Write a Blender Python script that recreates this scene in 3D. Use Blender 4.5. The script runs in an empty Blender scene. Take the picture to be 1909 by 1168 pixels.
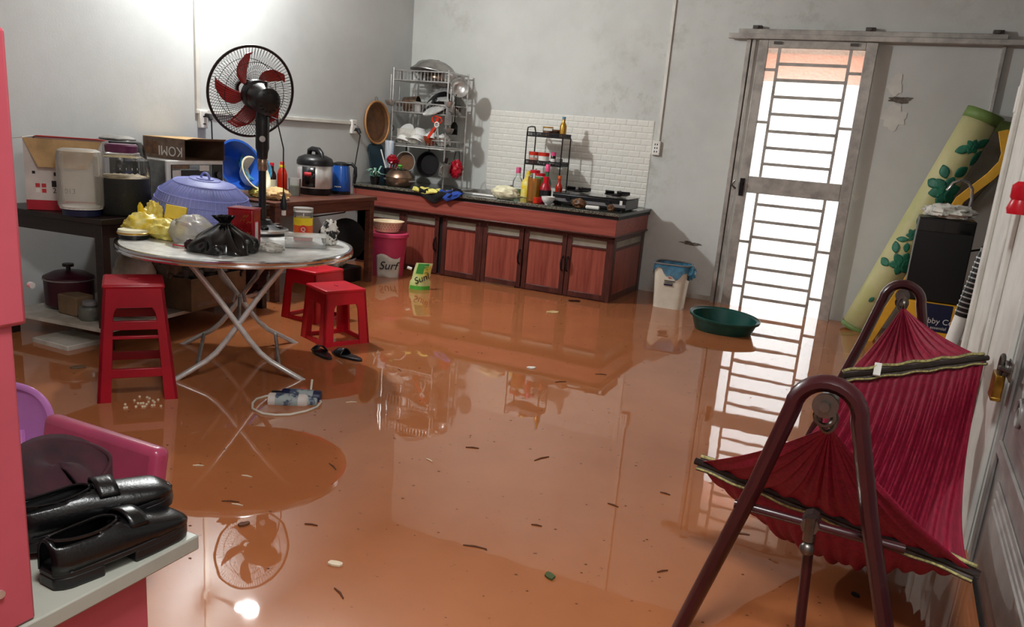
import bpy, math, random
from mathutils import Vector, Matrix, Quaternion, noise
random.seed(7)
R = math.radians
col = bpy.context.scene.collection
sc = bpy.context.scene

# ------------------------------------------------------------------ camera
cam_d = bpy.data.cameras.new('camera')
cam = bpy.data.objects.new('camera', cam_d); col.objects.link(cam)
yaw, pitch, roll = -0.42673535, 0.25392774, 0.081485
_f = Vector((math.sin(yaw), math.cos(yaw), 0)); _r = Vector((math.cos(yaw), -math.sin(yaw), 0)); _u = Vector((0, 0, 1))
f2 = math.cos(pitch)*_f - math.sin(pitch)*_u; u2 = math.sin(pitch)*_f + math.cos(pitch)*_u
r3 = math.cos(roll)*_r + math.sin(roll)*u2; u3 = -math.sin(roll)*_r + math.cos(roll)*u2
cam.matrix_world = Matrix(((r3.x, u3.x, -f2.x, 0), (r3.y, u3.y, -f2.y, 0), (r3.z, u3.z, -f2.z, 1.33), (0, 0, 0, 1)))
cam_d.sensor_width = 36; cam_d.lens = 1497.47/1909*36; cam_d.shift_y = (637.05-584)/1909
cam_d.clip_start = .02
sc.camera = cam

# ------------------------------------------------------------------ world, exposure
world = bpy.data.worlds.new('daylight'); sc.world = world; world.use_nodes = True
wn = world.node_tree.nodes['Background']; wn.inputs[0].default_value = (.93, .97, 1, 1); wn.inputs[1].default_value = 2.3
sc.view_settings.view_transform = 'Standard'; sc.view_settings.look = 'None'
sc.view_settings.gamma = 1; sc.view_settings.use_curve_mapping = False
sc.view_settings.exposure = 0.88
LAMP_W = 46.0       # bulb on the left wall, all round
LAMP_F = 19.0       # the same bulb's stronger forward beam
FILL_W = 40.0      # added fill light overhead, out of view

# ------------------------------------------------------------------ materials
def lin(c):
    return tuple(((v/255)/12.92 if v <= 10.3 else (((v/255)+.055)/1.055)**2.4) for v in c) + (1,)
MC = {}
def mat(name, c, rough=.5, metal=0, spec=.5, var=.08, vs=6, bump=0, bs=60, alpha=1, emis=0, coat=0, c2=None, stretch=None, trans=0, ior=1.45, band=None):
    m = bpy.data.materials.new(name); m.use_nodes = True; nt = m.node_tree; N = nt.nodes; L = nt.links
    b = N['Principled BSDF']
    b.inputs['Roughness'].default_value = rough; b.inputs['Metallic'].default_value = metal
    b.inputs['Specular IOR Level'].default_value = spec; b.inputs['Alpha'].default_value = alpha
    b.inputs['Coat Weight'].default_value = coat; b.inputs['Transmission Weight'].default_value = trans; b.inputs['IOR'].default_value = ior
    A = lin(c)
    if c2 is None:
        c2 = tuple(max(0, v*(1-var*1.6)) for v in c)
    tc = N.new('ShaderNodeTexCoord'); mp = N.new('ShaderNodeMapping')
    L.new(tc.outputs['Object'], mp.inputs[0])
    if stretch: mp.inputs['Scale'].default_value = stretch
    nz = N.new('ShaderNodeTexNoise'); nz.inputs['Scale'].default_value = vs; nz.inputs['Detail'].default_value = 6; nz.inputs['Roughness'].default_value = .6
    L.new(mp.outputs[0], nz.inputs['Vector'])
    rp = N.new('ShaderNodeValToRGB'); e = rp.color_ramp.elements
    e[0].color = lin(c2); e[1].color = A
    e[0].position, e[1].position = band or (.35, .62)
    L.new(nz.outputs['Fac'], rp.inputs[0]); L.new(rp.outputs[0], b.inputs['Base Color'])
    if bump:
        n2 = N.new('ShaderNodeTexNoise'); n2.inputs['Scale'].default_value = bs; n2.inputs['Detail'].default_value = 4
        L.new(mp.outputs[0], n2.inputs['Vector'])
        bp = N.new('ShaderNodeBump'); bp.inputs['Strength'].default_value = bump; bp.inputs['Distance'].default_value = .01
        L.new(n2.outputs['Fac'], bp.inputs['Height']); L.new(bp.outputs[0], b.inputs['Normal'])
    if emis:
        b.inputs['Emission Color'].default_value = A; b.inputs['Emission Strength'].default_value = emis
    MC[name] = m
    return m
def wallmat(name, base, stain, amt):
    m = mat(name, base, .75, var=.04, vs=1.2, bump=.05, bs=90, spec=.2)
    N, L = m.node_tree.nodes, m.node_tree.links
    b = N['Principled BSDF']; src = b.inputs['Base Color'].links[0].from_socket
    tc = N.new('ShaderNodeTexCoord')
    n1 = N.new('ShaderNodeTexNoise'); n1.inputs['Scale'].default_value = .8; n1.inputs['Detail'].default_value = 3
    n2 = N.new('ShaderNodeTexNoise'); n2.inputs['Scale'].default_value = 7; n2.inputs['Detail'].default_value = 10; n2.inputs['Roughness'].default_value = .75
    L.new(tc.outputs['Object'], n1.inputs['Vector']); L.new(tc.outputs['Object'], n2.inputs['Vector'])
    r1 = N.new('ShaderNodeMapRange'); r1.inputs[1].default_value = .48; r1.inputs[2].default_value = .68
    r2 = N.new('ShaderNodeMapRange'); r2.inputs[1].default_value = .5; r2.inputs[2].default_value = .72
    L.new(n1.outputs['Fac'], r1.inputs[0]); L.new(n2.outputs['Fac'], r2.inputs[0])
    mu = N.new('ShaderNodeMath'); mu.operation = 'MULTIPLY'; L.new(r1.outputs[0], mu.inputs[0]); L.new(r2.outputs[0], mu.inputs[1])
    m2 = N.new('ShaderNodeMath'); m2.operation = 'MULTIPLY'; m2.inputs[1].default_value = amt; L.new(mu.outputs[0], m2.inputs[0])
    mx = N.new('ShaderNodeMix'); mx.data_type = 'RGBA'; mx.inputs['B'].default_value = lin(stain)
    L.new(m2.outputs[0], mx.inputs['Factor']); L.new(src, mx.inputs['A']); L.new(mx.outputs['Result'], b.inputs['Base Color'])
    return m
wallmat('wall', (211, 213, 209), (120, 118, 95), .55)
wallmat('wall_left', (204, 207, 206), (150, 148, 140), .25)
wallmat('ceiling', (206, 198, 190), (110, 90, 70), .4)
mat('white_paint', (222, 220, 212), .45, var=.05)
mat('dirty_white', (205, 200, 190), .5, var=.15, vs=4, c2=(150, 140, 125))
mat('grey_metal_door', (168, 164, 160), .35, metal=.25, var=.12, vs=5)
mat('aluminium', (188, 183, 176), .4, metal=.3, var=.12, vs=9)
mat('alu_dark', (95, 90, 86), .5, metal=.4)
mat('concrete', (120, 95, 75), .8)
mat('steel', (215, 213, 210), .3, metal=.8, var=.1, vs=14)
mat('steel_dull', (175, 172, 168), .42, metal=.75, var=.15, vs=10)
mat('steel_light', (226, 226, 224), .3, metal=.5, var=.08, vs=16)
mat('chrome', (220, 220, 222), .12, metal=1, var=.03)
mat('copper_steel', (160, 132, 112), .28, metal=.85, var=.2, vs=10)
mat('table_steel', (226, 226, 222), .34, metal=.55, var=.08, vs=20)
mat('black_plastic', (18, 18, 20), .35, var=.1)
mat('black_gloss', (12, 12, 14), .12, var=.1, coat=.3)
mat('black_bag', (8, 8, 9), .16, spec=.7, var=.1)
mat('black_leather', (10, 10, 11), .28, var=.1, bump=.08, bs=220)
mat('dark_cloth', (52, 14, 26), .9, var=.3, vs=12)
mat('dark_fabric', (16, 14, 16), .95, var=.2)
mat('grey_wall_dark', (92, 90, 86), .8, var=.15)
mat('dark_wood', (38, 24, 20), .4, c2=(22, 14, 12), vs=5, stretch=(1, 12, 12))
mat('brown_wood', (104, 62, 46), .42, c2=(70, 38, 28), vs=3, stretch=(6, 1, 10))
mat('red_board', (156, 82, 70), .36, c2=(132, 60, 52), vs=2.2, stretch=(1, 8, 22), spec=.5)
mat('red_panel', (156, 80, 66), .36, c2=(126, 58, 48), vs=2.2, stretch=(16, 8, 1), spec=.5)
mat('dark_frame', (88, 46, 40), .34, c2=(64, 32, 28), vs=5, stretch=(6, 6, 1))
mat('strip_glass', (150, 142, 126), .3, var=.15, vs=5)
mat('granite', (70, 72, 66), .18, c2=(24, 25, 24), vs=110, band=(.42, .6))
mat('granite_edge', (130, 126, 112), .3, c2=(50, 48, 44), vs=120, band=(.45, .58))
mat('splash', (232, 230, 222), .5, var=.04, bump=.12, bs=45)
mat('red_plastic', (206, 20, 40), .3, var=.08, vs=3)
mat('dark_red_plastic', (168, 10, 34), .32, var=.1, vs=3)
mat('pink_plastic', (214, 70, 110), .35, var=.06)
mat('pink_board', (172, 74, 86), .38, var=.03)
mat('pink_vinyl', (164, 60, 92), .32, var=.08, vs=5, coat=.2)
mat('lilac', (180, 116, 178), .25, var=.04)
mat('desk_white', (150, 150, 140), .35, var=.05)
mat('maroon_paint', (60, 15, 22), .3, var=.1, coat=.2)
mat('green_basin', (16, 74, 66), .35, var=.1)
mat('bin_white', (226, 218, 200), .4, var=.04)
mat('blue_film', (70, 150, 190), .25, alpha=.75, var=.3, vs=12)
mat('green_glass', (60, 130, 80), .08, alpha=.75)
mat('dark_liquid', (14, 9, 7), .5, spec=.2)
mat('pickle_top', (170, 150, 110), .6, var=.3, vs=30)
mat('purple_lid', (96, 34, 74), .4)
mat('cardboard', (196, 160, 112), .8, var=.1, vs=10)
mat('cardboard_dark', (122, 96, 70), .85, var=.12, vs=8)
mat('komi_print', (128, 104, 86), .7, c2=(92, 72, 60), vs=14)
mat('box_white', (214, 206, 200), .6, var=.06)
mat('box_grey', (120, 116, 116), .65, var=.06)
mat('box_red', (182, 24, 44), .5)
mat('red_flap', (224, 62, 58), .5)
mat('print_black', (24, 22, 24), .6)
mat('print_white', (232, 228, 220), .6)
mat('print_red', (200, 50, 60), .6)
mat('cover_blue', (150, 158, 230), .4, alpha=.9, var=.08)
mat('cover_mesh', (156, 164, 234), .5, alpha=.62, var=.1)
mat('blue_plastic', (40, 96, 200), .3, var=.1)
mat('kettle_blue', (30, 86, 172), .25, coat=.3)
mat('yellow_bag', (226, 196, 40), .35, c2=(232, 220, 150), vs=22)
mat('pale_yellow_bag', (238, 226, 130), .35, c2=(214, 180, 40), vs=26)
mat('grey_bag', (120, 112, 104), .35, alpha=.8, var=.3, vs=20)
mat('cream', (236, 230, 196), .5, var=.06)
mat('tin_red', (164, 24, 30), .3, c2=(120, 12, 20), vs=18, metal=.2)
mat('gold', (200, 150, 60), .3, metal=.7)
mat('yellow', (240, 206, 30), .4)
mat('orange', (230, 100, 30), .4)
mat('orange_red', (216, 50, 24), .35, var=.1)
mat('chili', (190, 40, 16), .25)
mat('sauce_dark', (40, 16, 12), .2)
mat('hot_pink', (240, 80, 140), .4)
mat('green', (60, 150, 60), .4)
mat('bright_green', (90, 190, 70), .4)
mat('white', (236, 234, 228), .4, var=.04)
mat('ceramic', (238, 238, 234), .15, var=.03, coat=.3)
mat('brown_bowl', (150, 66, 40), .3, var=.15)
mat('black_metal', (24, 22, 24), .35, metal=.3)
mat('brown_tray', (120, 78, 44), .55, c2=(84, 58, 36), vs=12)
mat('tray_rim', (196, 140, 82), .45)
mat('teal_board', (30, 62, 76), .5, var=.15)
mat('leaf_teal', (70, 160, 130), .5, c2=(200, 220, 210), vs=40)
mat('blade_red', (186, 46, 38), .25, alpha=.92, var=.1)
mat('blue_cloth', (36, 70, 160), .85, var=.15, vs=20)
mat('yellow_cloth', (232, 222, 120), .85, c2=(180, 170, 80), vs=14)
mat('stripe_cloth', (220, 224, 226), .85, c2=(130, 150, 176), vs=3, stretch=(40, 40, .5))
mat('beige_cloth', (222, 186, 130), .85, var=.15, vs=12)
mat('pattern_cloth', (225, 222, 214), .8, c2=(40, 40, 40), vs=26, band=(.46, .5))
mat('white_cloth', (226, 226, 216), .85, c2=(130, 130, 124), vs=26, band=(.35, .5))
mat('onion', (120, 78, 40), .5, c2=(70, 44, 30), vs=24)
mat('basket', (236, 216, 180), .5)
mat('mat_cream', (206, 200, 150), .5, c2=(190, 190, 130), vs=4)
mat('mat_green', (112, 140, 74), .5)
mat('mat_flower', (36, 122, 92), .5, c2=(22, 92, 74), vs=14)
mat('mat_cream_shaded', (110, 108, 94), .7)  # mat cream with shade put into the colour, for the loose flap
mat('yellow_box', (244, 178, 40), .5, var=.04)
mat('navy', (18, 26, 62), .45)
mat('hammock', (150, 20, 54), .6, c2=(118, 12, 42), vs=4, stretch=(30, 3, 30), bump=.12, bs=30)
mat('band_dark', (108, 98, 94), .8, var=.2, vs=60)
mat('band_yellow', (196, 186, 120), .8, var=.25, vs=90)
mat('brass', (196, 150, 62), .32, metal=.9, var=.2, vs=20)
mat('iron', (120, 114, 108), .35, metal=.9, var=.2)
mat('cord_white', (214, 206, 190), .5)
mat('black_cord', (20, 18, 18), .5)
mat('grime', (120, 112, 102), .8, c2=(70, 62, 54), vs=30)
mat('debris', (96, 54, 28), .8)
mat('debris_pale', (226, 206, 176), .6)
mat('debris_leaf', (70, 84, 40), .6)
mat('can_body', (150, 160, 160), .4, c2=(60, 74, 96), vs=26, band=(.44, .5))
mat('pot_maroon', (60, 16, 30), .35)
mat('grey_pot', (120, 120, 112), .35, metal=.6, var=.15)
mat('tan_board', (170, 140, 110), .7)
mat('outside_ground', (200, 190, 175), .8)
mat('skin_white', (230, 226, 214), .6)
mat('pouch_film', (226, 232, 180), .35, c2=(196, 214, 110), vs=9)
mat('yellow_strap', (240, 180, 50), .6)

# muddy flood water: opaque silt under a mirror-smooth film, faint ripples here and there
def make_water():
    m = mat('water', (172, 106, 66), .02, var=.1, vs=.7, c2=(152, 90, 54), spec=.85, ior=1.5)
    N, L = m.node_tree.nodes, m.node_tree.links; b = N['Principled BSDF']
    tc = N.new('ShaderNodeTexCoord')
    mp = N.new('ShaderNodeMapping'); mp.inputs['Scale'].default_value = (2.2, 2.2, 1); L.new(tc.outputs['Object'], mp.inputs[0])
    n = N.new('ShaderNodeTexNoise'); n.inputs['Scale'].default_value = 2.4; n.inputs['Detail'].default_value = 2; L.new(mp.outputs[0], n.inputs['Vector'])
    bp = N.new('ShaderNodeBump'); bp.inputs['Strength'].default_value = .008; bp.inputs['Distance'].default_value = .05
    L.new(n.outputs['Fac'], bp.inputs['Height']); L.new(bp.outputs[0], b.inputs['Normal'])
    # fine suspended specks
    v = N.new('ShaderNodeTexNoise'); v.inputs['Scale'].default_value = 38; v.inputs['Detail'].default_value = 3; L.new(tc.outputs['Object'], v.inputs['Vector'])
    r = N.new('ShaderNodeMapRange'); r.inputs[1].default_value = .70; r.inputs[2].default_value = .78; L.new(v.outputs['Fac'], r.inputs[0])
    mx = N.new('ShaderNodeMix'); mx.data_type = 'RGBA'; src = b.inputs['Base Color'].links[0].from_socket
    mx.inputs['B'].default_value = lin((84, 40, 20)); L.new(r.outputs[0], mx.inputs['Factor']); L.new(src, mx.inputs['A']); L.new(mx.outputs['Result'], b.inputs['Base Color'])
make_water()
def make_pane():
    m = bpy.data.materials.new('frosted'); m.use_nodes = True; N, L = m.node_tree.nodes, m.node_tree.links
    out = N['Material Output']; N.remove(N['Principled BSDF'])
    tr = N.new('ShaderNodeBsdfTranslucent'); tr.inputs[0].default_value = (.92, .92, .9, 1)
    tp = N.new('ShaderNodeBsdfTransparent'); gl = N.new('ShaderNodeBsdfGlossy'); gl.inputs['Roughness'].default_value = .2; gl.inputs[0].default_value = (.6, .6, .6, 1)
    a = N.new('ShaderNodeMixShader'); a.inputs[0].default_value = .6; L.new(tr.outputs[0], a.inputs[1]); L.new(tp.outputs[0], a.inputs[2])
    c = N.new('ShaderNodeMixShader'); c.inputs[0].default_value = .06; L.new(a.outputs[0], c.inputs[1]); L.new(gl.outputs[0], c.inputs[2]); L.new(c.outputs[0], out.inputs[0])
    tc = N.new('ShaderNodeTexCoord'); v = N.new('ShaderNodeTexVoronoi'); v.inputs['Scale'].default_value = 45; L.new(tc.outputs['Object'], v.inputs['Vector'])
    bp = N.new('ShaderNodeBump'); bp.inputs['Strength'].default_value = .4; bp.inputs['Distance'].default_value = .01
    L.new(v.outputs['Distance'], bp.inputs['Height']); L.new(bp.outputs[0], tr.inputs['Normal']); L.new(bp.outputs[0], gl.inputs['Normal'])
    MC['frosted'] = m
make_pane()
def clear(name, c, dif, gl, rough, tint=(255, 255, 255)):
    m = bpy.data.materials.new(name); m.use_nodes = True; N, L = m.node_tree.nodes, m.node_tree.links
    out = N['Material Output']; N.remove(N['Principled BSDF'])
    tp = N.new('ShaderNodeBsdfTransparent'); tp.inputs[0].default_value = lin(tint); df = N.new('ShaderNodeBsdfDiffuse'); df.inputs[0].default_value = lin(c)
    g = N.new('ShaderNodeBsdfGlossy'); g.inputs['Roughness'].default_value = rough
    a = N.new('ShaderNodeMixShader'); a.inputs[0].default_value = dif; L.new(tp.outputs[0], a.inputs[1]); L.new(df.outputs[0], a.inputs[2])
    lw = N.new('ShaderNodeLayerWeight'); lw.inputs[0].default_value = gl
    b = N.new('ShaderNodeMixShader'); L.new(lw.outputs['Fresnel'], b.inputs[0]); L.new(a.outputs[0], b.inputs[1]); L.new(g.outputs[0], b.inputs[2]); L.new(b.outputs[0], out.inputs[0])
    MC[name] = m
clear('glass', (225, 232, 228), .025, .12, .06)
clear('clear_plastic', (225, 228, 224), .16, .2, .15)
clear('milky_plastic', (224, 218, 204), .30, .2, .3)
clear('oil', (226, 160, 50), .2, .15, .08, (235, 170, 60))
clear('clear_bag', (232, 228, 214), .42, .3, .2)
def make_awning():
    m = bpy.data.materials.new('awning_film'); m.use_nodes = True; N, L = m.node_tree.nodes, m.node_tree.links
    out = N['Material Output']; N.remove(N['Principled BSDF'])
    t = N.new('ShaderNodeBsdfTranslucent'); t.inputs[0].default_value = lin((250, 170, 110)); d = N.new('ShaderNodeBsdfDiffuse'); d.inputs[0].default_value = lin((240, 180, 130))
    a = N.new('ShaderNodeMixShader'); a.inputs[0].default_value = .35; L.new(t.outputs[0], a.inputs[1]); L.new(d.outputs[0], a.inputs[2]); L.new(a.outputs[0], out.inputs[0])
    MC['awning_film'] = m
make_awning()
def make_lampglass():
    m = mat('lamp_glow', (255, 252, 244), .4); b = m.node_tree.nodes['Principled BSDF']
    b.inputs['Emission Color'].default_value = (1, .98, .94, 1); b.inputs['Emission Strength'].default_value = 60
make_lampglass()

# ------------------------------------------------------------------ mesh helpers
class MB:
    def __init__(s): s.v = []; s.f = []
    def add(s, v, f):
        o = len(s.v); s.v += [Vector(p) for p in v]; s.f += [tuple(i+o for i in q) for q in f]; return s
    def box(s, x0, x1, y0, y1, z0, z1, M=None):
        v = [Vector((x, y, z)) for z in (z0, z1) for y in (y0, y1) for x in (x0, x1)]
        if M: v = [M @ p for p in v]
        return s.add(v, [(0, 2, 3, 1), (4, 5, 7, 6), (0, 1, 5, 4), (2, 6, 7, 3), (0, 4, 6, 2), (1, 3, 7, 5)])
    def cbox(s, c, d, M=None):
        return s.box(c[0]-d[0]/2, c[0]+d[0]/2, c[1]-d[1]/2, c[1]+d[1]/2, c[2]-d[2]/2, c[2]+d[2]/2, M)
    def tube(s, pts, r, n=8, closed=False, caps=True, flat=None):
        P = [Vector(p) for p in pts]; m = len(P)
        rr = r if isinstance(r, (list, tuple)) else [r]*m
        T = []
        for i in range(m):
            a = P[i-1] if (i > 0 or closed) else P[i]; b = P[(i+1) % m] if (i < m-1 or closed) else P[i]
            d = (b-a); T.append(d.normalized() if d.length > 1e-9 else Vector((0, 0, 1)))
        up = Vector((0, 0, 1)) if abs(T[0].z) < .9 else Vector((1, 0, 0))
        nrm = (up - T[0]*up.dot(T[0])).normalized(); V = []; k = flat or 1
        for i in range(m):
            if i: nrm = (nrm - T[i]*nrm.dot(T[i])); nrm = nrm.normalized() if nrm.length > 1e-6 else T[i].orthogonal().normalized()
            bn = T[i].cross(nrm)
            for j in range(n):
                a = 2*math.pi*j/n; V.append(P[i] + nrm*math.cos(a)*rr[i]*k + bn*math.sin(a)*rr[i])
        F = []
        for i in range(m if closed else m-1):
            for j in range(n):
                a = i*n+j; b = i*n+(j+1) % n; c = ((i+1) % m)*n+(j+1) % n; d = ((i+1) % m)*n+j
                F.append((a, b, c, d))
        if caps and not closed: F.append(tuple(range(n-1, -1, -1))); F.append(tuple(range((m-1)*n, m*n)))
        return s.add(V, F)
    def cyl(s, a, b, r0, r1=None, n=16):
        return s.tube([a, b], [r0, r0 if r1 is None else r1], n)
    def lathe(s, prof, n=24, c=(0, 0, 0), sx=1, sy=1, M=None, cap=True):
        V = []; F = []; k = len(prof)
        for j in range(n):
            a = 2*math.pi*j/n
            for r, z in prof: V.append(Vector((c[0]+r*math.cos(a)*sx, c[1]+r*math.sin(a)*sy, c[2]+z)))
        for j in range(n):
            for i in range(k-1):
                a = j*k+i; b = ((j+1) % n)*k+i; F.append((a, b, b+1, a+1))
        if cap:
            if prof[0][0] > 1e-6: F.append(tuple(j*k for j in range(n-1, -1, -1)))
            if prof[-1][0] > 1e-6: F.append(tuple(j*k+k-1 for j in range(n)))
        if M: V = [M @ p for p in V]
        return s.add(V, F)
    def ball(s, c, r, n=16, m=10, M=None):
        r = r if isinstance(r, (tuple, list)) else (r, r, r); V = []; F = []
        for i in range(m+1):
            t = math.pi*i/m
            for j in range(n):
                a = 2*math.pi*j/n; V.append(Vector((c[0]+r[0]*math.sin(t)*math.cos(a), c[1]+r[1]*math.sin(t)*math.sin(a), c[2]+r[2]*math.cos(t))))
        for i in range(m):
            for j in range(n): F.append((i*n+j, (i+1)*n+j, (i+1)*n+(j+1) % n, i*n+(j+1) % n))
        if M: V = [M @ p for p in V]
        return s.add(V, F)
    def prism(s, poly, h, M=None):      # polygon in x,y extruded 0..h in z
        n = len(poly); V = [Vector((x, y, 0)) for x, y in poly]+[Vector((x, y, h)) for x, y in poly]
        if M: V = [M @ p for p in V]
        return s.add(V, [tuple(range(n-1, -1, -1)), tuple(range(n, 2*n))]+[(i, (i+1) % n, n+(i+1) % n, n+i) for i in range(n)])
    def grid(s, fn, nu, nv, thick=None):
        V = [Vector(fn(i/nu, j/nv)) for i in range(nu+1) for j in range(nv+1)]
        F = [(i*(nv+1)+j, (i+1)*(nv+1)+j, (i+1)*(nv+1)+j+1, i*(nv+1)+j+1) for i in range(nu) for j in range(nv)]
        return s.add(V, F)
    def lump(s, c, r, amp=.25, fr=3, seed=0, n=28, m=18, flat=0.0, pw=1):
        V = []; F = []
        for i in range(m+1):
            t = math.pi*i/m
            for j in range(n):
                a = 2*math.pi*j/n; d = Vector((math.sin(t)*math.cos(a), math.sin(t)*math.sin(a), math.cos(t)))
                q = d*fr + Vector((seed*3.1, seed*1.7, seed*.9))
                k = 1 + amp*(noise.noise(q) + .6*noise.noise(q*2.3) + .35*abs(noise.noise(q*4.7)))
                z = d.z*k*r[2]
                if z < -flat*r[2] and flat: z = -flat*r[2]
                V.append(Vector((c[0]+d.x*k*r[0], c[1]+d.y*k*r[1], c[2]+z)))
        for i in range(m):
            for j in range(n): F.append((i*n+j, (i+1)*n+j, (i+1)*n+(j+1) % n, i*n+(j+1) % n))
        return s.add(V, F)
    def build(s, name, m, parent=None, smooth=True, bevel=0, loc=None, rz=0, thick=0, sub=0, ang=40, seg=2):
        me = bpy.data.meshes.new(name); me.from_pydata([tuple(p) for p in s.v], [], s.f); me.validate()
        me.update()
        import bmesh
        bm = bmesh.new(); bm.from_mesh(me); bmesh.ops.recalc_face_normals(bm, faces=bm.faces); bm.to_mesh(me); bm.free()
        if smooth:
            me.polygons.foreach_set('use_smooth', [True]*len(me.polygons)); me.set_sharp_from_angle(angle=R(ang))
        me.materials.append(MC[m])
        o = bpy.data.objects.new(name, me); col.objects.link(o)
        if loc is not None: o.location = loc
        if rz: o.rotation_euler = (0, 0, rz)
        if thick:
            t = o.modifiers.new('solid', 'SOLIDIFY'); t.thickness = thick; t.offset = 0
        if bevel:
            b = o.modifiers.new('bevel', 'BEVEL'); b.width = bevel; b.segments = seg; b.limit_method = 'ANGLE'; b.angle_limit = R(40); b.harden_normals = False
        if sub:
            u = o.modifiers.new('sub', 'SUBSURF'); u.levels = sub; u.render_levels = sub
        if parent: o.parent = parent
        return o
def tag(o, label=None, cat=None, group=None, kind=None):
    if label: o['label'] = label
    if cat: o['category'] = cat
    if group: o['group'] = group
    if kind: o['kind'] = kind
    return o
def thing(name, label, cat, loc=(0, 0, 0), rz=0, group=None, kind=None, rot=None):
    o = bpy.data.objects.new(name, None); col.objects.link(o); o.empty_display_size = .05
    o.location = loc; o.rotation_euler = rot or (0, 0, rz)
    return tag(o, label, cat, group, kind)
def copy_tree(o, parent=None):
    c = o.copy(); col.objects.link(c)
    if parent: c.parent = parent
    for ch in list(o.children): copy_tree(ch, c)
    return c
def frame(o, x, y):       # matrix with origin o, local x along x, local y along y, z = x cross y
    x = Vector(x).normalized(); y = Vector(y); y = (y - x*y.dot(x)).normalized(); z = x.cross(y)
    return Matrix(((x.x, y.x, z.x, o[0]), (x.y, y.y, z.y, o[1]), (x.z, y.z, z.z, o[2]), (0, 0, 0, 1)))
def text(name, body, size, m, parent, o, x, y, extrude=.0006, align='CENTER', shear=0):
    cu = bpy.data.curves.new(name, 'FONT'); cu.body = body; cu.size = size; cu.align_x = align; cu.align_y = 'CENTER'; cu.extrude = extrude; cu.shear = shear
    t = bpy.data.objects.new(name+'_tmp', cu); col.objects.link(t)
    dg = bpy.context.evaluated_depsgraph_get(); me = bpy.data.meshes.new_from_object(t.evaluated_get(dg))
    bpy.data.objects.remove(t); bpy.data.curves.remove(cu)
    me.materials.clear(); me.materials.append(MC[m]); me.transform(frame(o, x, y))
    ob = bpy.data.objects.new(name, me); col.objects.link(ob); ob.parent = parent
    return ob
def solo(mb, name, m, label, cat, loc=(0, 0, 0), rz=0, group=None, **k):
    o = mb.build(name, m, loc=loc, rz=rz, **k); return tag(o, label, cat, group)
def struct(mb, name, m, **k): return tag(mb.build(name, m, **k), kind='structure')
def arc(c, r, a0, a1, n, ax='xz'):
    out = []
    for i in range(n+1):
        a = a0+(a1-a0)*i/n; p = [c[0], c[1], c[2]]
        p['xyz'.index(ax[0])] += r*math.cos(a); p['xyz'.index(ax[1])] += r*math.sin(a); out.append(tuple(p))
    return out
XL, YB, WL, XR, ZC = -4.465, 6.95, .06, .43, 3.1

def wp(mb, name, m, parent, **k):      # mesh given in world coordinates, parented to an unrotated empty
    l = parent.location.copy()
    p = parent.parent
    while p: l += p.location; p = p.parent
    mb.v = [q - l for q in mb.v]
    return mb.build(name, m, parent, **k)
def ws(mb, name, m, label, cat, loc, group=None, **k):   # world-coordinate single-mesh thing
    L = Vector(loc); mb.v = [q - L for q in mb.v]
    return solo(mb, name, m, label, cat, loc, 0, group, **k)

# ================================================================== SETTING
struct(MB().box(XL-.15, 1.0, -1.6, YB+.15, -.12, 0), 'floor', 'concrete', smooth=False)
w = MB().add([(XL, -1.45, WL), (XR, -1.45, WL), (XR, 4.5, WL), (.82, 4.5, WL), (.82, YB, WL), (XL, YB, WL)], [(0, 1, 2, 3, 4, 5)])
wo = tag(w.build('flood_water', 'water', smooth=False), 'opaque orange-brown muddy flood water covering the whole floor', 'flood water', kind='stuff')
struct(MB().box(XL-.15, 1.0, -1.6, YB+.15, ZC, ZC+.1), 'ceiling', 'ceiling', smooth=False)
struct(MB().box(XL-.15, XL, -1.6, YB+.15, 0, ZC), 'wall_left', 'wall_left', smooth=False)
DX0, DX1, DZ = -1.17, -.385, 2.15
struct(MB().box(XL, DX0, YB, YB+.15, 0, ZC).box(DX1, 1.0, YB, YB+.15, 0, ZC).box(DX0, DX1, YB, YB+.15, DZ, ZC), 'wall_back', 'wall', smooth=False)
struct(MB().box(XL, 1.0, -1.6, -1.45, 0, ZC), 'wall_front', 'wall_left', smooth=False)
struct(MB().box(XR, .9, -1.45, 1.2, 0, ZC).box(XR, 1.0, 3.0, 4.5, 0, ZC).box(XR, .9, 1.2, 3.0, 2.3, ZC).box(XR+.12, .9, 1.2, 3.0, 0, 2.3), 'wall_right', 'white_paint', smooth=False)
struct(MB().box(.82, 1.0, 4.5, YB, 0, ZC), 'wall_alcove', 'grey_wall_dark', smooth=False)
# plain white mouldings on the right wall beside the door
rm = thing('trim_4', None, None, (XR, 3.0, 0), kind='structure')
for y0, y1, d in ((4.40, 4.5, .02), (3.84, 3.96, .012), (3.62, 3.72, .018), (2.99, 3.18, .022)):
    wp(MB().box(XR-d, XR, y0, y1, 0, ZC), 'moulding', 'white_paint', rm, bevel=.005)
# outside of the back door: ground and a tan awning above it
struct(MB().box(-6, 4, YB+.15, YB+8, -.3, -.1), 'ground_outside', 'outside_ground', smooth=False)
ws(MB().box(-2.4, .8, YB+.52, YB+.53, 1.93, 2.16), 'awning', 'awning_film', 'orange awning film outside, seen through the top door panes', 'awning', (-.8, YB+.52, 1.93), smooth=False)
ws(MB().box(-2.4, .8, YB+.52, YB+.56, 2.16, 3.0), 'eave_board', 'tan_board', 'tan eave board outside above the awning film', 'eave', (-.8, YB+.54, 2.16), smooth=False)

# water-line dirt strip and skirting line at the back wall
struct(MB().box(-1.93, -1.28, YB-.012, YB, 0, .1), 'baseboard_back', 'dirty_white', smooth=False)

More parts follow.
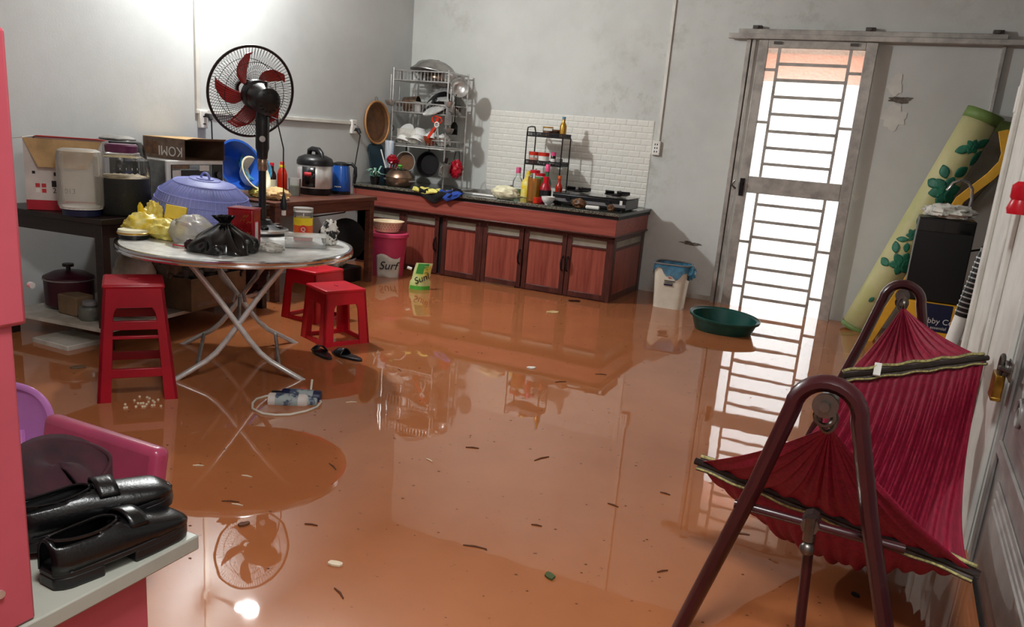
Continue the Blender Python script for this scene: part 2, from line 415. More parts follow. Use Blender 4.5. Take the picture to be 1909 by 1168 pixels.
# -------- sliding door on the back wall
YD = YB-.055
door = thing('door_1', 'grey aluminium sliding door with horizontal bars and frosted panes', None, (-.77, YD, 0), kind='structure')
for x0, x1 in ((-1.205, -1.13), (-.418, -.335)):
    wp(MB().box(x0, x1, YD-.018, YD+.018, .01, 2.19), 'stile', 'aluminium', door, bevel=.004)
for z0, z1 in ((2.133, 2.19), (1.008, 1.142), (.01, .05)):
    wp(MB().box(-1.13, -.418, YD-.018, YD+.018, z0, z1), 'rail', 'aluminium', door, bevel=.004)
UZ = [2.015, 1.895, 1.768, 1.636, 1.503, 1.374, 1.247]; LZ = [.922, .786, .655, .527, .40, .275, .15]
xa, xb = -1.042, -.518
def cells(z0, z1, bars, sl, sr):
    zs = [z1]+bars+[z0]
    for x in (xa, xb): wp(MB().box(x-.011, x+.011, YD-.014, YD+.006, z0, z1), 'upright_bar', 'aluminium', door, smooth=False)
    for z in bars: wp(MB().box(xa, xb, YD-.013, YD+.006, z-.012, z+.012), 'crossbar', 'aluminium', door, smooth=False)
    for z in sl: wp(MB().box(-1.13, xa, YD-.013, YD+.006, z-.011, z+.011), 'crossbar', 'aluminium', door, smooth=False)
    for z in sr: wp(MB().box(xb, -.418, YD-.013, YD+.006, z-.011, z+.011), 'crossbar', 'aluminium', door, smooth=False)
    for x0, x1, zz in ((xa, xb, zs), (-1.13, xa, [z1]+sl+[z0]), (xb, -.418, [z1]+sr+[z0])):
        for a, b in zip(zz[:-1], zz[1:]):
            wp(MB().box(x0, x1, YD+.008, YD+.012, b, a), 'pane', 'frosted', door, smooth=False)
cells(1.142, 2.133, UZ, [1.97, 1.57], [1.965, 1.56])
cells(.05, 1.008, LZ, [.61, .235], [.60, .215])
lk = wp(MB().box(-1.192, -1.155, YD-.03, YD-.018, .98, 1.12).cyl((-1.175, YD-.06, 1.08), (-1.175, YD-.018, 1.08), .012), 'latch', 'black_metal', door)
wp(MB().tube([(-1.215, YD-.05, 1.03), (-1.25, YD-.055, 1.06), (-1.23, YD-.05, 1.1)], .008), 'bolt', 'iron', door)
# frame post left of the leaf, and rail with rollers above
struct(MB().box(-1.305, -1.272, YB-.05, YB, .0, 2.2).box(-1.262, -1.235, YB-.045, YB, .0, 2.2), 'trim_1', 'aluminium', bevel=.003)
rail = thing('trim_2', None, None, (-.4, YB-.06, 2.2), kind='structure')
wp(MB().box(-1.45, .815, YB-.085, YB-.03, 2.195, 2.235), 'track', 'aluminium', rail, bevel=.004)
wp(MB().box(-1.38, .495, YB-.06, YB-.01, 2.235, 2.272), 'rail_cover', 'aluminium', rail, bevel=.004)
for x in (-1.24, -.41, .43):
    wp(MB().box(x-.035, x+.035, YB-.05, YB, 2.272, 2.30).cyl((x, YB-.07, 2.285), (x, YB-.05, 2.285), .013), 'bracket', 'alu_dark', rail, bevel=.003)
for x in (-1.06, -.5):
    wp(MB().box(x-.03, x+.03, YB-.088, YB-.07, 2.16, 2.18), 'roller_plate', 'alu_dark', rail)
struct(MB().box(.475, .50, YB-.03, YB, 1.2, 2.195), 'trim_3', 'aluminium', bevel=.003)

# -------- plaster scars on the back wall
def scar(x, z, w, h, seed, mname, label):
    P = []
    for i in range(48):
        a = 2*math.pi*i/48; k = 1+.5*noise.noise(Vector((math.cos(a)*1.7+seed, math.sin(a)*1.7, seed)))+.22*noise.noise(Vector((math.cos(a)*5+seed, math.sin(a)*5, seed)))
        P.append((x+w*k*math.cos(a), z+h*k*math.sin(a)))
    m = MB().prism(P, .004, frame((0, YB, 0), (1, 0, 0), (0, 0, 1)))
    ws(m, 'plaster_patch', mname, label, 'plaster patch', (x, YB-.002, z), smooth=False)
scar(-.17, 1.90, .05, .07, 1, 'white_paint', 'pale filler patch, upper of the two beside the sliding door')
scar(-.15, 1.68, .085, .09, 2, 'white_paint', 'round pale filler patch below the crack beside the sliding door')
scar(-.12, 1.80, .085, .022, 3.3, 'grime', 'dark broken crack between the two filler patches')
scar(-.30, 1.07, .045, .035, 5, 'white_paint', 'small chipped plaster spot beside the door latch height')
scar(-1.55, .53, .09, .014, 6.4, 'grime', 'dark scuff on the wall above the white waste bin')

# -------- electrics
def conduit(p0, p1, w, label, axis):
    x0, y0, z0 = p0; x1, y1, z1 = p1
    return struct(MB().box(min(x0, x1), max(x0, x1), min(y0, y1), max(y0, y1), min(z0, z1), max(z0, z1)), label, 'white_paint', bevel=.003)
conduit((-1.952, YB-.016, 1.36), (-1.925, YB, ZC), 0, 'trim_5', 'z')
conduit((XL, 4.245, 1.315), (XL+.016, 4.285, ZC), 0, 'trim_6', 'z')
conduit((XL, 4.245, 1.287), (XL+.02, 6.0, 1.316), 0, 'trim_7', 'y')
def socket(loc, axis, label):
    s = thing('wall_socket', label, 'socket', loc)
    if axis == 'x':
        MB().box(0, .03, -.035, .035, -.06, .06).build('plate', 'white', s, bevel=.006)
        for z in (-.03, .02): MB().box(.03, .0312, -.012, .012, z-.004, z+.004).build('slot', 'print_black', s, smooth=False)
    else:
        MB().box(-.035, .035, -.03, 0, -.06, .06).build('plate', 'white', s, bevel=.006)
        for z in (-.03, .0, .03):
            for x in (-.01, .01): MB().box(x-.004, x+.004, -.0312, -.03, z-.007, z+.007).build('slot', 'print_black', s, smooth=False)
    return s
socket((XL, 4.30, 1.25), 'x', 'white wall socket below the left end of the cable trunking')
socket((XL, 6.03, 1.27), 'x', 'white wall socket at the far end of the cable trunking beside the round tray')
socket((-1.945, YB, 1.30), 'y', 'white wall socket at the foot of the vertical conduit beside the tiles')
def plugcord(name, pts, label, plug):
    t = thing(name, label, 'cord', pts[0])
    o = Vector(pts[0])
    q = [Vector(p)-o for p in pts]
    MB().tube(q, .005, 6).build('cord', 'black_cord', t)
    MB().tube([Vector((0, 0, 0)), Vector((.03, 0, .0)), Vector((.045, 0, -.03))], .014, 8).build('plug', 'black_plastic', t)
plugcord('plug_cord', [(XL+.035, 4.31, 1.28), (XL+.07, 4.325, 1.24), (XL+.06, 4.34, 1.1), (XL+.06, 4.35, .9)], 'black plug and cord hanging behind the carton box on the microwave', 0)
plugcord('plug_cord', [(XL+.035, 6.04, 1.25), (XL+.07, 6.06, 1.2), (XL+.05, 6.05, 1.05), (XL+.03, 6.03, .85), (XL+.05, 6.0, .76)], 'black plug and cord hanging between the blue kettle and the round tray', 0)

# wall bulb (above the frame) that lights the room
lamp = thing('wall_lamp', 'white bulb lamp on the left wall above the conduit', 'lamp', (XL, 4.26, 2.58))
MB().cyl((0, 0, 0), (.03, 0, 0), .05).cyl((.03, 0, 0), (.30, 0, 0), .014).cyl((.27, 0, 0), (.32, 0, 0), .024).build('lamp_holder', 'white', lamp)
MB().ball((.365, 0, 0), (.055, .045, .045)).build('bulb', 'lamp_glow', lamp)
ld = bpy.data.lights.new('bulb_light', 'POINT'); ld.energy = LAMP_W; ld.shadow_soft_size = .05; ld.color = (.97, 1, 1)
lo = bpy.data.objects.new('bulb_light', ld); col.objects.link(lo); lo.location = (.48, 0, -.02); lo.parent = lamp
fd = bpy.data.lights.new('bulb_forward', 'AREA'); fd.shape = 'DISK'; fd.size = .1; fd.energy = LAMP_F; fd.color = (.97, 1, 1)
fo = bpy.data.objects.new('bulb_forward', fd); col.objects.link(fo); fo.location = (.43, 0, -.01); fo.parent = lamp
fo.rotation_euler = Vector((1, .15, -.3)).to_track_quat('-Z', 'Y').to_euler()
fill_rig = thing('fill_panel', 'unseen square fill panel added overhead to brighten the foreground', 'lamp', (-.1, .5, ZC))  # unseen panel, added only to lift the foreground light
MB().box(-.3, .3, -.3, .3, -.03, 0).build('fill_plate', 'white', fill_rig, bevel=.004)
ad = bpy.data.lights.new('fill_light', 'AREA'); ad.size = .55; ad.energy = FILL_W; ad.color = (.98, 1, 1)
ao = bpy.data.objects.new('fill_light', ad); col.objects.link(ao); ao.location = (0, 0, -.04); ao.parent = fill_rig

# ================================================================== KITCHEN
YF = 6.115
cabt = thing('kitchen_cabinet', 'long red-brown wood-grain kitchen base cabinet along the back wall', 'cabinet', (-3.2, 6.5, 0))
X0, X1 = XL+.005, -1.97
wp(MB().box(X0, X1, YF+.03, YB-.003, 0, .60).box(X0, X1, YF+.03, YF+.031, 0, .6), 'body', 'dark_frame', cabt, smooth=False)
wp(MB().box(X0, X1+.025, YF-.045, YB-.003, .602, .733), 'upper_board', 'red_board', cabt, bevel=.004)
wp(MB().box(X0, X1+.035, YF-.055, YB-.003, .592, .606), 'moulding', 'dark_frame', cabt, bevel=.005)
wp(MB().box(X0, X1+.01, YF+.0, YF+.035, .572, .593), 'top_rail', 'dark_frame', cabt, bevel=.003)
wp(MB().box(X0, X1, YF+.01, YF+.035, .0, .075), 'plinth', 'dark_frame', cabt, smooth=False)
def cdoor(x0, x1, hs=None, swing=0):
    d = bpy.data.objects.new('door', None); col.objects.link(d); d.parent = cabt
    d.location = Vector((x0, YF, 0)) - cabt.location; d.rotation_euler = (0, 0, R(swing))
    w = x1-x0
    for a, b in ((0, .04), (w-.04, w)): MB().box(a, b, 0, .025, .07, .572).build('door_stile', 'dark_frame', d, bevel=.004)
    for a, b in ((.07, .115), (.478, .496), (.553, .572)): MB().box(.04, w-.04, .001, .024, a, b).build('door_rail', 'dark_frame', d, bevel=.003)
    MB().box(.04, w-.04, .010, .018, .115, .478).build('door_panel', 'red_panel', d, smooth=False)
    MB().box(.04, w-.04, .010, .016, .496, .553).build('inlay', 'strip_glass', d, smooth=False)
    MB().box(.04, w-.04, .006, .012, .497, .503).build('inlay_edge', 'aluminium', d, smooth=False)
    if hs is not None:
        hx = .02 if hs == 'l' else w-.02
        pts = [(hx, 0, .27), (hx, -.026, .285), (hx, -.034, .33), (hx, -.026, .375), (hx, 0, .39)]
        MB().tube(pts, [.006, .008, .010, .008, .006], 8).build('handle', 'black_metal', d)
for x0, x1, hs, sw in ((-4.32, -3.945, None, 0), (-3.945, -3.575, 'r', 0), (-3.535, -3.17, None, 0), (-3.135, -2.755, 'r', 0), (-2.745, -2.365, 'r', 0), (-2.36, -1.985, 'l', 0)):
    cdoor(x0, x1, hs, sw)
wp(MB().box(-3.172, -3.137, YF, YF+.035, .0, .575), 'post', 'dark_frame', cabt, bevel=.003)
wp(MB().box(-3.573, -3.537, YF+.024, YF+.032, .02, .57), 'gap_shade', 'print_black', cabt, smooth=False)  # black strip painted in for the shade inside the open door gap
wp(MB().box(X1-.02, X1+.012, YF-.0, YF+.06, .0, .592), 'corner_post', 'dark_frame', cabt, bevel=.004)
wp(MB().box(X1-.02, X1+.012, YB-.08, YB-.003, .0, .592), 'corner_post', 'dark_frame', cabt, bevel=.004)
wp(MB().box(X1, X1+.006, YF+.06, YB-.08, .12, .475), 'side_panel', 'red_panel', cabt, smooth=False)
wp(MB().box(X1, X1+.005, YF+.06, YB-.08, .50, .55), 'side_inlay', 'strip_glass', cabt, smooth=False)
for a, b in ((.475, .50), (.55, .592), (.02, .12)): wp(MB().box(X1-.01, X1+.009, YF+.06, YB-.08, a, b), 'side_rail', 'dark_frame', cabt, bevel=.003)
wp(MB().box(-3.12, -2.80, YF-.004, YF+.001, .062, .07), 'metal_edge', 'chrome', cabt, smooth=False)

ct = thing('countertop', 'dark speckled granite countertop on the red-brown cabinet', 'countertop', (-3.2, 6.5, .735))
SX0, SX1, SY0, SY1 = -3.62, -3.02, 6.32, 6.80
def slab(x0, x1, y0, y1): return MB().box(x0, x1, y0, y1, .737, .784)
sm = MB()
for q in ((X0, SX0, 6.06, YB-.004), (SX1, -1.925, 6.06, YB-.004), (SX0, SX1, 6.06, SY0), (SX0, SX1, SY1, YB-.004)): sm.box(*q, .762, .784)
wp(sm, 'slab', 'granite', ct, smooth=False)
wp(MB().box(X0, -1.925, 6.052, 6.06, .760, .785), 'front_edge', 'granite_edge', ct, bevel=.003)
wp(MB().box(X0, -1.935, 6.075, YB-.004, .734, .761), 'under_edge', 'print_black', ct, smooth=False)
sk = thing('kitchen_sink', 'steel sink set into the granite countertop beside the dish rack', 'sink', (-3.32, 6.56, .784))
rim = MB()
for q in ((-.32, .32, -.26, -.22), (-.32, .32, .22, .26), (-.32, -.28, -.22, .22), (.28, .32, -.22, .22)): rim.box(*q, 0, .008)
rim.build('rim', 'steel', sk, bevel=.003)
bs = MB()
for q in ((-.28, .28, -.22, .22, -.0215, -.018), (-.282, -.278, -.22, .22, -.02, .002), (.278, .282, -.22, .22, -.02, .002), (-.28, .28, -.222, -.218, -.02, .002), (-.28, .28, .218, .222, -.02, .002)): bs.box(*q)
bs.build('basin', 'steel_dull', sk, smooth=False)
MB().tube([(.12, .24, 0), (.12, .24, .05), (.12, .20, .075), (.12, .12, .07)], .012, 8).cyl((.05, .24, .0), (.05, .24, .045), .018).cyl((.19, .24, .0), (.19, .24, .045), .018).build('tap', 'iron', sk)

# embossed brick foam panel behind the counter
sp = thing('brick_wall_panel', 'white embossed brick foam panel on the wall behind the stove', 'wall panel', (-2.78, YB, .786))
MB().box(-.79, .79, -.004, -.0005, 0, .735).build('backing', 'splash', sp, smooth=False)
bw, bh = .0988, .0525
brm = {}
def brickmesh(w):
    k = round(w, 4)
    if k not in brm:
        g = .0015; d = .003
        x0, x1, z0, z1 = g/2, w-g/2, g/2, bh-g/2; b = .008
        V = [(x0, 0, z0), (x1, 0, z0), (x1, 0, z1), (x0, 0, z1), (x0+b, -d, z0+b), (x1-b, -d, z0+b), (x1-b, -d, z1-b), (x0+b, -d, z1-b)]
        me = bpy.data.meshes.new('brick'); me.from_pydata(V, [], [(4, 5, 6, 7), (0, 1, 5, 4), (1, 2, 6, 5), (2, 3, 7, 6), (3, 0, 4, 7)]); me.materials.append(MC['splash']); brm[k] = me
    return brm[k]
for j in range(14):
    x = -.79; first = True
    while x < .789:
        w = bw*(.5 if (first and j % 2) else 1); first = False
        w = min(w, .79-x)
        if w > .012:
            o = bpy.data.objects.new('brick', brickmesh(w)); col.objects.link(o); o.parent = sp; o.location = (x, -.004, j*bh)
        x += w

# -------- dish rack in the corner
RX0, RX1, RY0, RY1 = -4.36, -3.78, 6.50, 6.86
rk = thing('dish_rack', 'steel wire dish rack with three tiers standing on the counter corner', 'dish rack', (-4.07, 6.68, .784))
for x in (RX0, RX1):
    for y in (RY0, RY1): wp(MB().cyl((x, y, .785), (x, y, 1.82), .0085, n=8), 'post', 'steel', rk)
for zt, zb in ((1.80, 1.715), (1.52, 1.435), (1.205, 1.147)):
    m = MB()
    for z in (zt, zb): m.tube([(RX0, RY0, z), (RX1, RY0, z), (RX1, RY1, z), (RX0, RY1, z)], .0062, 6, closed=True)
    wp(m, 'tier_frame', 'steel', rk)
    m = MB()
    for i in range(1, 16):
        x = RX0+(RX1-RX0)*i/16; m.tube([(x, RY0, zt), (x, RY0, zb), (x, RY1, zb), (x, RY1, zt)], .0022, 4)
    for i in range(1, 5):
        y = RY0+(RY1-RY0)*i/5; m.tube([(RX0, y, zt), (RX0, y, zb), (RX1, y, zb), (RX1, y, zt)], .0022, 4)
    wp(m, 'tier_wires', 'steel', rk)
wp(MB().box(RX0+.03, RX1, RY0, RY1, 1.128, 1.134), 'drip_tray', 'white', rk, smooth=False)

def bowl_prof(r, h, t=.004, foot=.45):
    out = [(0, 0), (r*foot, 0), (r*foot, h*.06), (r*.72, h*.28), (r*.93, h*.65), (r, h)]
    inn = [(r-t, h), (r*.93-t, h*.66), (r*.70, h*.32), (r*.4, h*.13), (0, h*.10)]
    return out+inn
def place(mb, M):
    mb.v = [M @ p for p in mb.v]; return mb
def tilt(loc, rx=0, ry=0, rz=0): return Matrix.Translation(loc) @ Matrix.Rotation(rz, 4, 'Z') @ Matrix.Rotation(ry, 4, 'Y') @ Matrix.Rotation(rx, 4, 'X')
def put(mb, name, m, label, cat, loc, rx=0, ry=0, rz=0, group=None, **k):
    o = solo(mb, name, m, label, cat, loc, 0, group, **k); o.rotation_euler = (rx, ry, rz); return o

# top tier
wl = thing('wok_cover', 'large domed aluminium lid lying on top of the dish rack', 'lid', (-4.03, 6.68, 1.79), rot=(R(-10), R(5), 0))
MB().lathe([(0, .112), (.09, .102), (.15, .073), (.20, .028), (.225, .0), (.235, -.004), (.235, .002), (.222, .010), (.15, .082), (.09, .110), (0, .12)], 32, cap=False).build('dome', 'steel_dull', wl)
MB().cyl((0, 0, .115), (0, 0, .13), .012).build('knob', 'steel_dull', wl)
put(MB().lathe([(0, 0), (.10, 0), (.105, .05), (.10, .05), (.095, .006), (0, .006)], 24, cap=False), 'cake_tin', 'copper_steel', 'copper-toned shallow pan on the upper rack tier', 'pan', (-4.0, 6.66, 1.725), R(-20), R(8))
put(MB().lathe(bowl_prof(.085, .06), 24, cap=False), 'mixing_bowl', 'steel', 'small steel bowl at the right end of the upper rack tier', 'bowl', (-3.86, 6.62, 1.722), R(-25), R(15))
cg = put(MB().lathe([(0, 0), (.05, 0), (.055, .08), (.052, .08), (.047, .004), (0, .004)], 20, cap=False), 'glass_cup', 'glass', 'clear glass cup at the left end of the upper rack tier', 'cup', (-4.28, 6.60, 1.722))
put(MB().lathe([(0, 0), (.05, 0), (.055, .08), (.052, .08), (.047, .004), (0, .004)], 20, cap=False), 'glass_cup', 'glass', 'clear glass cup beside the copper-toned pan on the upper rack tier', 'cup', (-4.17, 6.60, 1.722))
# middle tier: pot on its side, leaning lids and pans
pt = thing('steel_pot', 'small steel pot lying on its side on the middle rack tier', 'pot', (-4.31, 6.62, 1.505), rot=(0, R(82), R(10)))
MB().lathe([(0, 0), (.062, 0), (.066, .006), (.066, .14), (.070, .143), (.063, .143), (.062, .01), (0, .008)], 24, cap=False).build('body', 'copper_steel', pt)
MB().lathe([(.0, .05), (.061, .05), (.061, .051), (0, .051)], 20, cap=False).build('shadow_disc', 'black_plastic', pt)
lids = [('saucepan_cover', 'steel lid leaning furthest back among the middle rack lids', .145, -3.98, 6.72, 1.56, 62, 'steel_light'),
        ('saucepan_cover', 'dark steel lid leaning second from the back among the middle rack lids', .135, -3.97, 6.66, 1.54, 52, 'black_metal'),
        ('saucepan_cover', 'shiny steel lid in the middle of the leaning rack lids', .13, -3.96, 6.61, 1.52, 42, 'steel_light'),
        ('saucepan_cover', 'dark lid second from the front among the middle rack lids', .125, -3.945, 6.57, 1.50, 34, 'black_metal'),
        ('saucepan_cover', 'bright steel lid leaning frontmost on the middle rack tier', .12, -3.93, 6.54, 1.48, 26, 'steel_light')]
for nm, lb, r, x, y, z, a, mm in lids:
    t = thing(nm, lb, 'lid', (x, y, z), rot=(R(a), R(-14), 0), group='lids leaning on the middle rack tier')
    MB().lathe([(0, .03), (r*.5, .024), (r*.9, .006), (r, 0), (r, -.008), (r*.97, -.008), (r*.96, 0), (r*.5, .02), (0, .026)], 28, cap=False).build('disc', mm, t)
    MB().cyl((0, 0, .028), (0, 0, .045), .01).ball((0, 0, .05), (.018, .018, .01)).build('knob', 'black_plastic', t)
for x, lb in ((-3.83, 'shallow steel dish right of the leaning lids on the middle tier'), (-4.15, 'shallow steel dish behind the pot on the middle tier')):
    put(MB().lathe(bowl_prof(.09, .04, foot=.6), 24, cap=False), 'steel_dish', 'steel', lb, 'dish', (x, 6.66 if x > -4 else 6.76, 1.455), R(-30), R(20))
put(MB().box(-.13, .13, -.006, .006, 0, .26), 'steel_tray', 'steel_dull', 'flat steel tray standing at the back of the middle rack tier', 'tray', (-4.02, 6.81, 1.447), R(-6), bevel=.004)
put(MB().lathe([(0, 0), (.09, 0), (.10, .03), (.095, .03), (.085, .005), (0, .005)], 24, cap=False), 'steel_plate', 'steel', 'steel plate standing upright at the left back of the upper rack tier', 'plate', (-4.2, 6.76, 1.82), R(80))
# lower tier: bowls
bl = [(-4.24, 6.58, 1.165, .075, 'ceramic', 160, 'white ceramic bowl upside down at the left of the lower rack tier'),
      (-4.17, 6.70, 1.215, .085, 'ceramic', 172, 'white ceramic bowl upside down at the back, topmost of the rack bowls'),
      (-4.10, 6.58, 1.165, .07, 'ceramic', 150, 'white ceramic bowl tilted towards the room in the middle of the lower rack tier'),
      (-4.02, 6.68, 1.185, .08, 'ceramic', 165, 'white ceramic bowl upside down behind the brown bowl on the rack'),
      (-3.97, 6.55, 1.162, .065, 'brown_bowl', 0, 'red-brown bowl on the lower rack tier'),
      (-3.86, 6.57, 1.162, .07, 'steel', 0, 'steel bowl at the right of the lower rack tier'),
      (-3.90, 6.70, 1.175, .075, 'ceramic', 155, 'white ceramic bowl at the back right of the lower rack tier')]
for x, y, z, r, mm, a, lb in bl:
    r *= 1.12
    put(MB().lathe(bowl_prof(r, r*.95), 24, cap=False), 'rice_bowl', mm, lb, 'bowl', (x, y, z+(r*.9 if a else .0)), R(a), R(6), 0, 'bowls on the lower rack tier')
put(MB().box(-.10, .10, -.004, .004, 0, .13), 'plate_stand', 'milky_plastic', 'pale translucent tray standing behind the front rail of the lower tier', 'tray', (-4.2, 6.52, 1.16), R(10), bevel=.01)

pb = thing('small_saucepan', 'dark saucepan standing at the right end of the middle rack tier', 'saucepan', (-3.85, 6.74, 1.445))
MB().lathe([(0, 0), (.065, 0), (.07, .09), (.066, .09), (.06, .005), (0, .005)], 24, cap=False).build('body', 'black_metal', pb)
MB().tube([(.0, -.068, .08), (0, -.11, .085), (0, -.16, .08)], .009, 8).build('handle', 'black_plastic', pb)
ck = thing('steel_colander', 'steel colander hooked on the right side of the upper rack tier', 'colander', (-3.735, 6.60, 1.66), rot=(R(20), R(75), R(-30)))
MB().lathe(bowl_prof(.085, .075, foot=.3), 26, cap=False).build('bowl', 'steel', ck)
put(MB().lathe([(0, 0), (.055, 0), (.10, .018), (.097, .02), (.05, .004), (0, .004)], 26, cap=False), 'side_plate', 'ceramic', 'white plate leaning at the left end of the lower rack tier', 'plate', (-4.30, 6.66, 1.24), R(60), R(-20))
put(MB().lathe([(0, 0), (.045, 0), (.05, .09), (.047, .09), (.042, .004), (0, .004)], 20, cap=False), 'steel_cup', 'steel', 'steel cup standing among the lids on the middle rack tier', 'cup', (-4.12, 6.56, 1.445))
put(MB().lathe([(0, 0), (.045, 0), (.05, .07), (.047, .07), (.042, .004), (0, .004)], 20, cap=False), 'dark_pot', 'black_metal', 'small dark pot on the upper rack tier below the aluminium lid', 'pot', (-4.10, 6.72, 1.722))
# hanging utensils
def ladle(loc, rz, L, label, m='steel', kind='ladle'):
    t = thing('hanging_'+kind, label, kind, loc, rz, 'utensils hanging from the dish rack')
    MB().tube([(0, 0, 0), (.004, 0, .012), (0, 0, .02), (0, 0, -L)], [.004, .004, .004, .005], 6).build('handle', m, t)
    if kind == 'ladle': MB().lathe([(0, -.04), (.03, -.032), (.045, -.01), (.05, .012), (.047, .012), (.03, -.028), (0, -.036)], 18, (0, -.01, -L-.02), cap=False).build('scoop', m, t)
    elif kind == 'spatula': MB().prism([(-.02, 0), (.02, 0), (.045, -.03), (.045, -.11), (-.045, -.11), (-.045, -.03)], .003, frame((0, 0, -L), (1, 0, 0), (0, 0, 1))).build('blade', m, t)
    elif kind == 'whisk':
        for i in range(5):
            a = math.pi*i/5; MB().tube([(math.cos(a)*.03*math.sin(k/8*math.pi), math.sin(a)*.03*math.sin(k/8*math.pi), -L-.09*k/8) for k in range(9)]+[(0, 0, -L-.09)], .0018, 4).build('wire', m, t)
    return t
ladle((RX0-.02, RY0-.01, 1.74), R(20), .20, 'long steel ladle hanging on the left side of the dish rack')
ladle((RX0-.01, RY0+.12, 1.76), R(20), .22, 'steel skimmer ladle hanging behind the left ladle of the rack')
ladle((RX0-.01, RY0, 1.42), 0, .09, 'thin dark whisk hanging low on the left post of the rack', 'black_metal', 'whisk')
ladle((RX1+.04, RY0-.015, 1.66), R(-30), .10, 'broad steel ladle hanging high on the right side of the rack')
ladle((RX1+.03, RY0-.02, 1.52), R(-20), .06, 'slotted steel spatula hanging on the right side of the rack', 'steel_dull', 'spatula')
ladle((RX1+.07, RY0+.03, 1.60), R(-20), .22, 'dark long spatula hanging on the right side of the rack', 'black_metal', 'spatula')
ladle((RX1+.012, RY0+.10, 1.42), R(-40), .10, 'steel whisk hanging at the right rear of the rack', 'steel', 'whisk')
ladle((RX1+.05, RY0-.02, 1.36), R(-20), .03, 'grey wire strainer hanging below the slotted spatula', 'steel_dull', 'ladle')
sc_ = thing('kitchen_scissors', 'red-handled kitchen scissors hanging from the middle rack tier', 'scissors', (-3.86, RY0-.03, 1.42))
MB().tube(arc((-.018, 0, -.03), .03, 0, 2*math.pi, 14)[:-1], .007, 6, closed=True).tube(arc((.022, 0, -.035), .028, 0, 2*math.pi, 14)[:-1], .007, 6, closed=True).build('grip', 'orange_red', sc_)
MB().prism([(-.012, -.06), (.012, -.06), (.03, -.2), (.02, -.2)], .003, frame((0, 0, 0), (1, 0, 0), (0, 0, 1))).build('blade', 'steel', sc_)
MB().prism([(-.012, -.06), (.012, -.06), (-.02, -.2), (-.03, -.2)], .003, frame((0, .004, 0), (1, 0, 0), (0, 0, 1))).build('blade', 'steel', sc_)
rp = thing('red_peeler', 'bright red plastic grater hanging beside the scissors', 'grater', (-3.90, RY0-.04, 1.28), rot=(0, R(35), 0))
MB().box(-.014, .014, -.004, .004, -.07, .05).build('body', 'orange_red', rp, bevel=.004)
MB().tube(arc((0, 0, .08), .022, 0, 2*math.pi, 12)[:-1], .005, 6, closed=True).build('loop', 'white', rp)
def hangpan(loc, r, rz, label, inner, outer, deep=.05, hl=.08):
    t = thing('hanging_pan', label, 'pan', loc, rot=(R(84), 0, rz), group='pans hanging under the dish rack')
    MB().lathe([(0, -deep), (r*.8, -deep), (r, 0), (r+.004, .002), (r-.004, .002), (r*.78, -deep+.006), (0, -deep+.006)], 28, cap=False).build('body', outer, t)
    MB().lathe([(0, -deep+.008), (r*.77, -deep+.008), (r*.77, -deep+.010), (0, -deep+.010)], 28, cap=False).build('inside_base', inner, t)
    MB().tube([(0, r, -.01), (0, r+hl*.5, .0), (0, r+hl, -.01)], [.011, .009, .008], 8).build('handle', 'black_plastic', t)
hangpan((-4.235, RY0+.06, .985), .095, R(12), 'small pan with a browned inside hanging left under the rack', 'brown_tray', 'steel_dull')
hangpan((-3.99, RY0+.06, .985), .115, R(4), 'black frying pan hanging in the middle under the rack', 'black_metal', 'black_metal')
mg = thing('hanging_mug', 'steel mug hanging from the right front post of the rack', 'mug', (-3.75, RY0-.05, .90), rot=(R(6), R(12), 0))
MB().lathe([(0, 0), (.048, 0), (.052, .12), (.049, .12), (.046, .005), (0, .005)], 22, cap=False).build('body', 'steel_dull', mg)
MB().tube([(.0, -.05, .10), (.0, -.08, .09), (.0, -.08, .04), (.0, -.05, .025)], .005, 6).build('handle', 'steel', mg)
MB().box(-.012, .012, -.006, .006, .12, .17).build('clip', 'black_plastic', mg)
rb = thing('red_net_bag', 'small red net bag hanging at the right of the dish rack', 'bag', (-3.66, RY0+.02, .97))
MB().lump((0, 0, 0), (.062, .05, .075), .3, 4, 3).build('bag', 'dark_red_plastic', rb)
MB().tube([(-.03, 0, .07), (-.01, -.01, .15), (.02, 0, .16), (.03, 0, .07)], .004, 5).build('strap', 'black_cord', rb)
def drape(w, h, amp, n, seed=0, waves=5):
    return MB().grid(lambda u, v: ((u-.5)*w*(1-.15*v), amp*math.sin(u*waves*math.pi+seed)*(.3+v), -v*h), n, 10)
ws(place(drape(.10, .34, .014, 18, 1, 6), Matrix.Translation((RX0-.0, RY0-.03, 1.17))), 'striped_dish_cloth', 'stripe_cloth', 'pale blue and white striped dish cloth hanging on the left rack post', 'cloth', (RX0, RY0-.03, .83), thick=.003)

# round tray on the left wall, board, pot, utensil jar, plant
rt = thing('round_tray', 'round brown basket tray hanging on the left wall beside the dish rack', 'tray', (XL+.003, 6.365, 1.32), rot=(0, R(88), 0))
MB().lathe([(0, 0), (.165, 0), (.19, .03), (.185, .035), (.16, .008), (0, .008)], 36, cap=False).build('tray', 'brown_tray', rt)
MB().tube([(.188*math.cos(2*math.pi*i/36), .188*math.sin(2*math.pi*i/36), .034) for i in range(36)], .009, 8, closed=True).build('rim', 'tray_rim', rt)
MB().tube(arc((-.205, 0, .02), .022, 0, 2*math.pi, 12, 'xy')[:-1], .004, 6, closed=True).build('hanging_loop', 'steel_dull', rt)
rc = []
for cx, cy, a0 in ((.07, .30, 0), (-.07, .30, 90), (-.07, .05, 180), (.07, .05, 270)):
    for i in range(6): a = R(a0+18*i); rc.append((cx+.05*math.cos(a), cy+.05*math.sin(a)))
cb = thing('cutting_board', 'dark teal rounded cutting board leaning on the left wall', 'cutting board', (XL+.09, 6.36, .786))
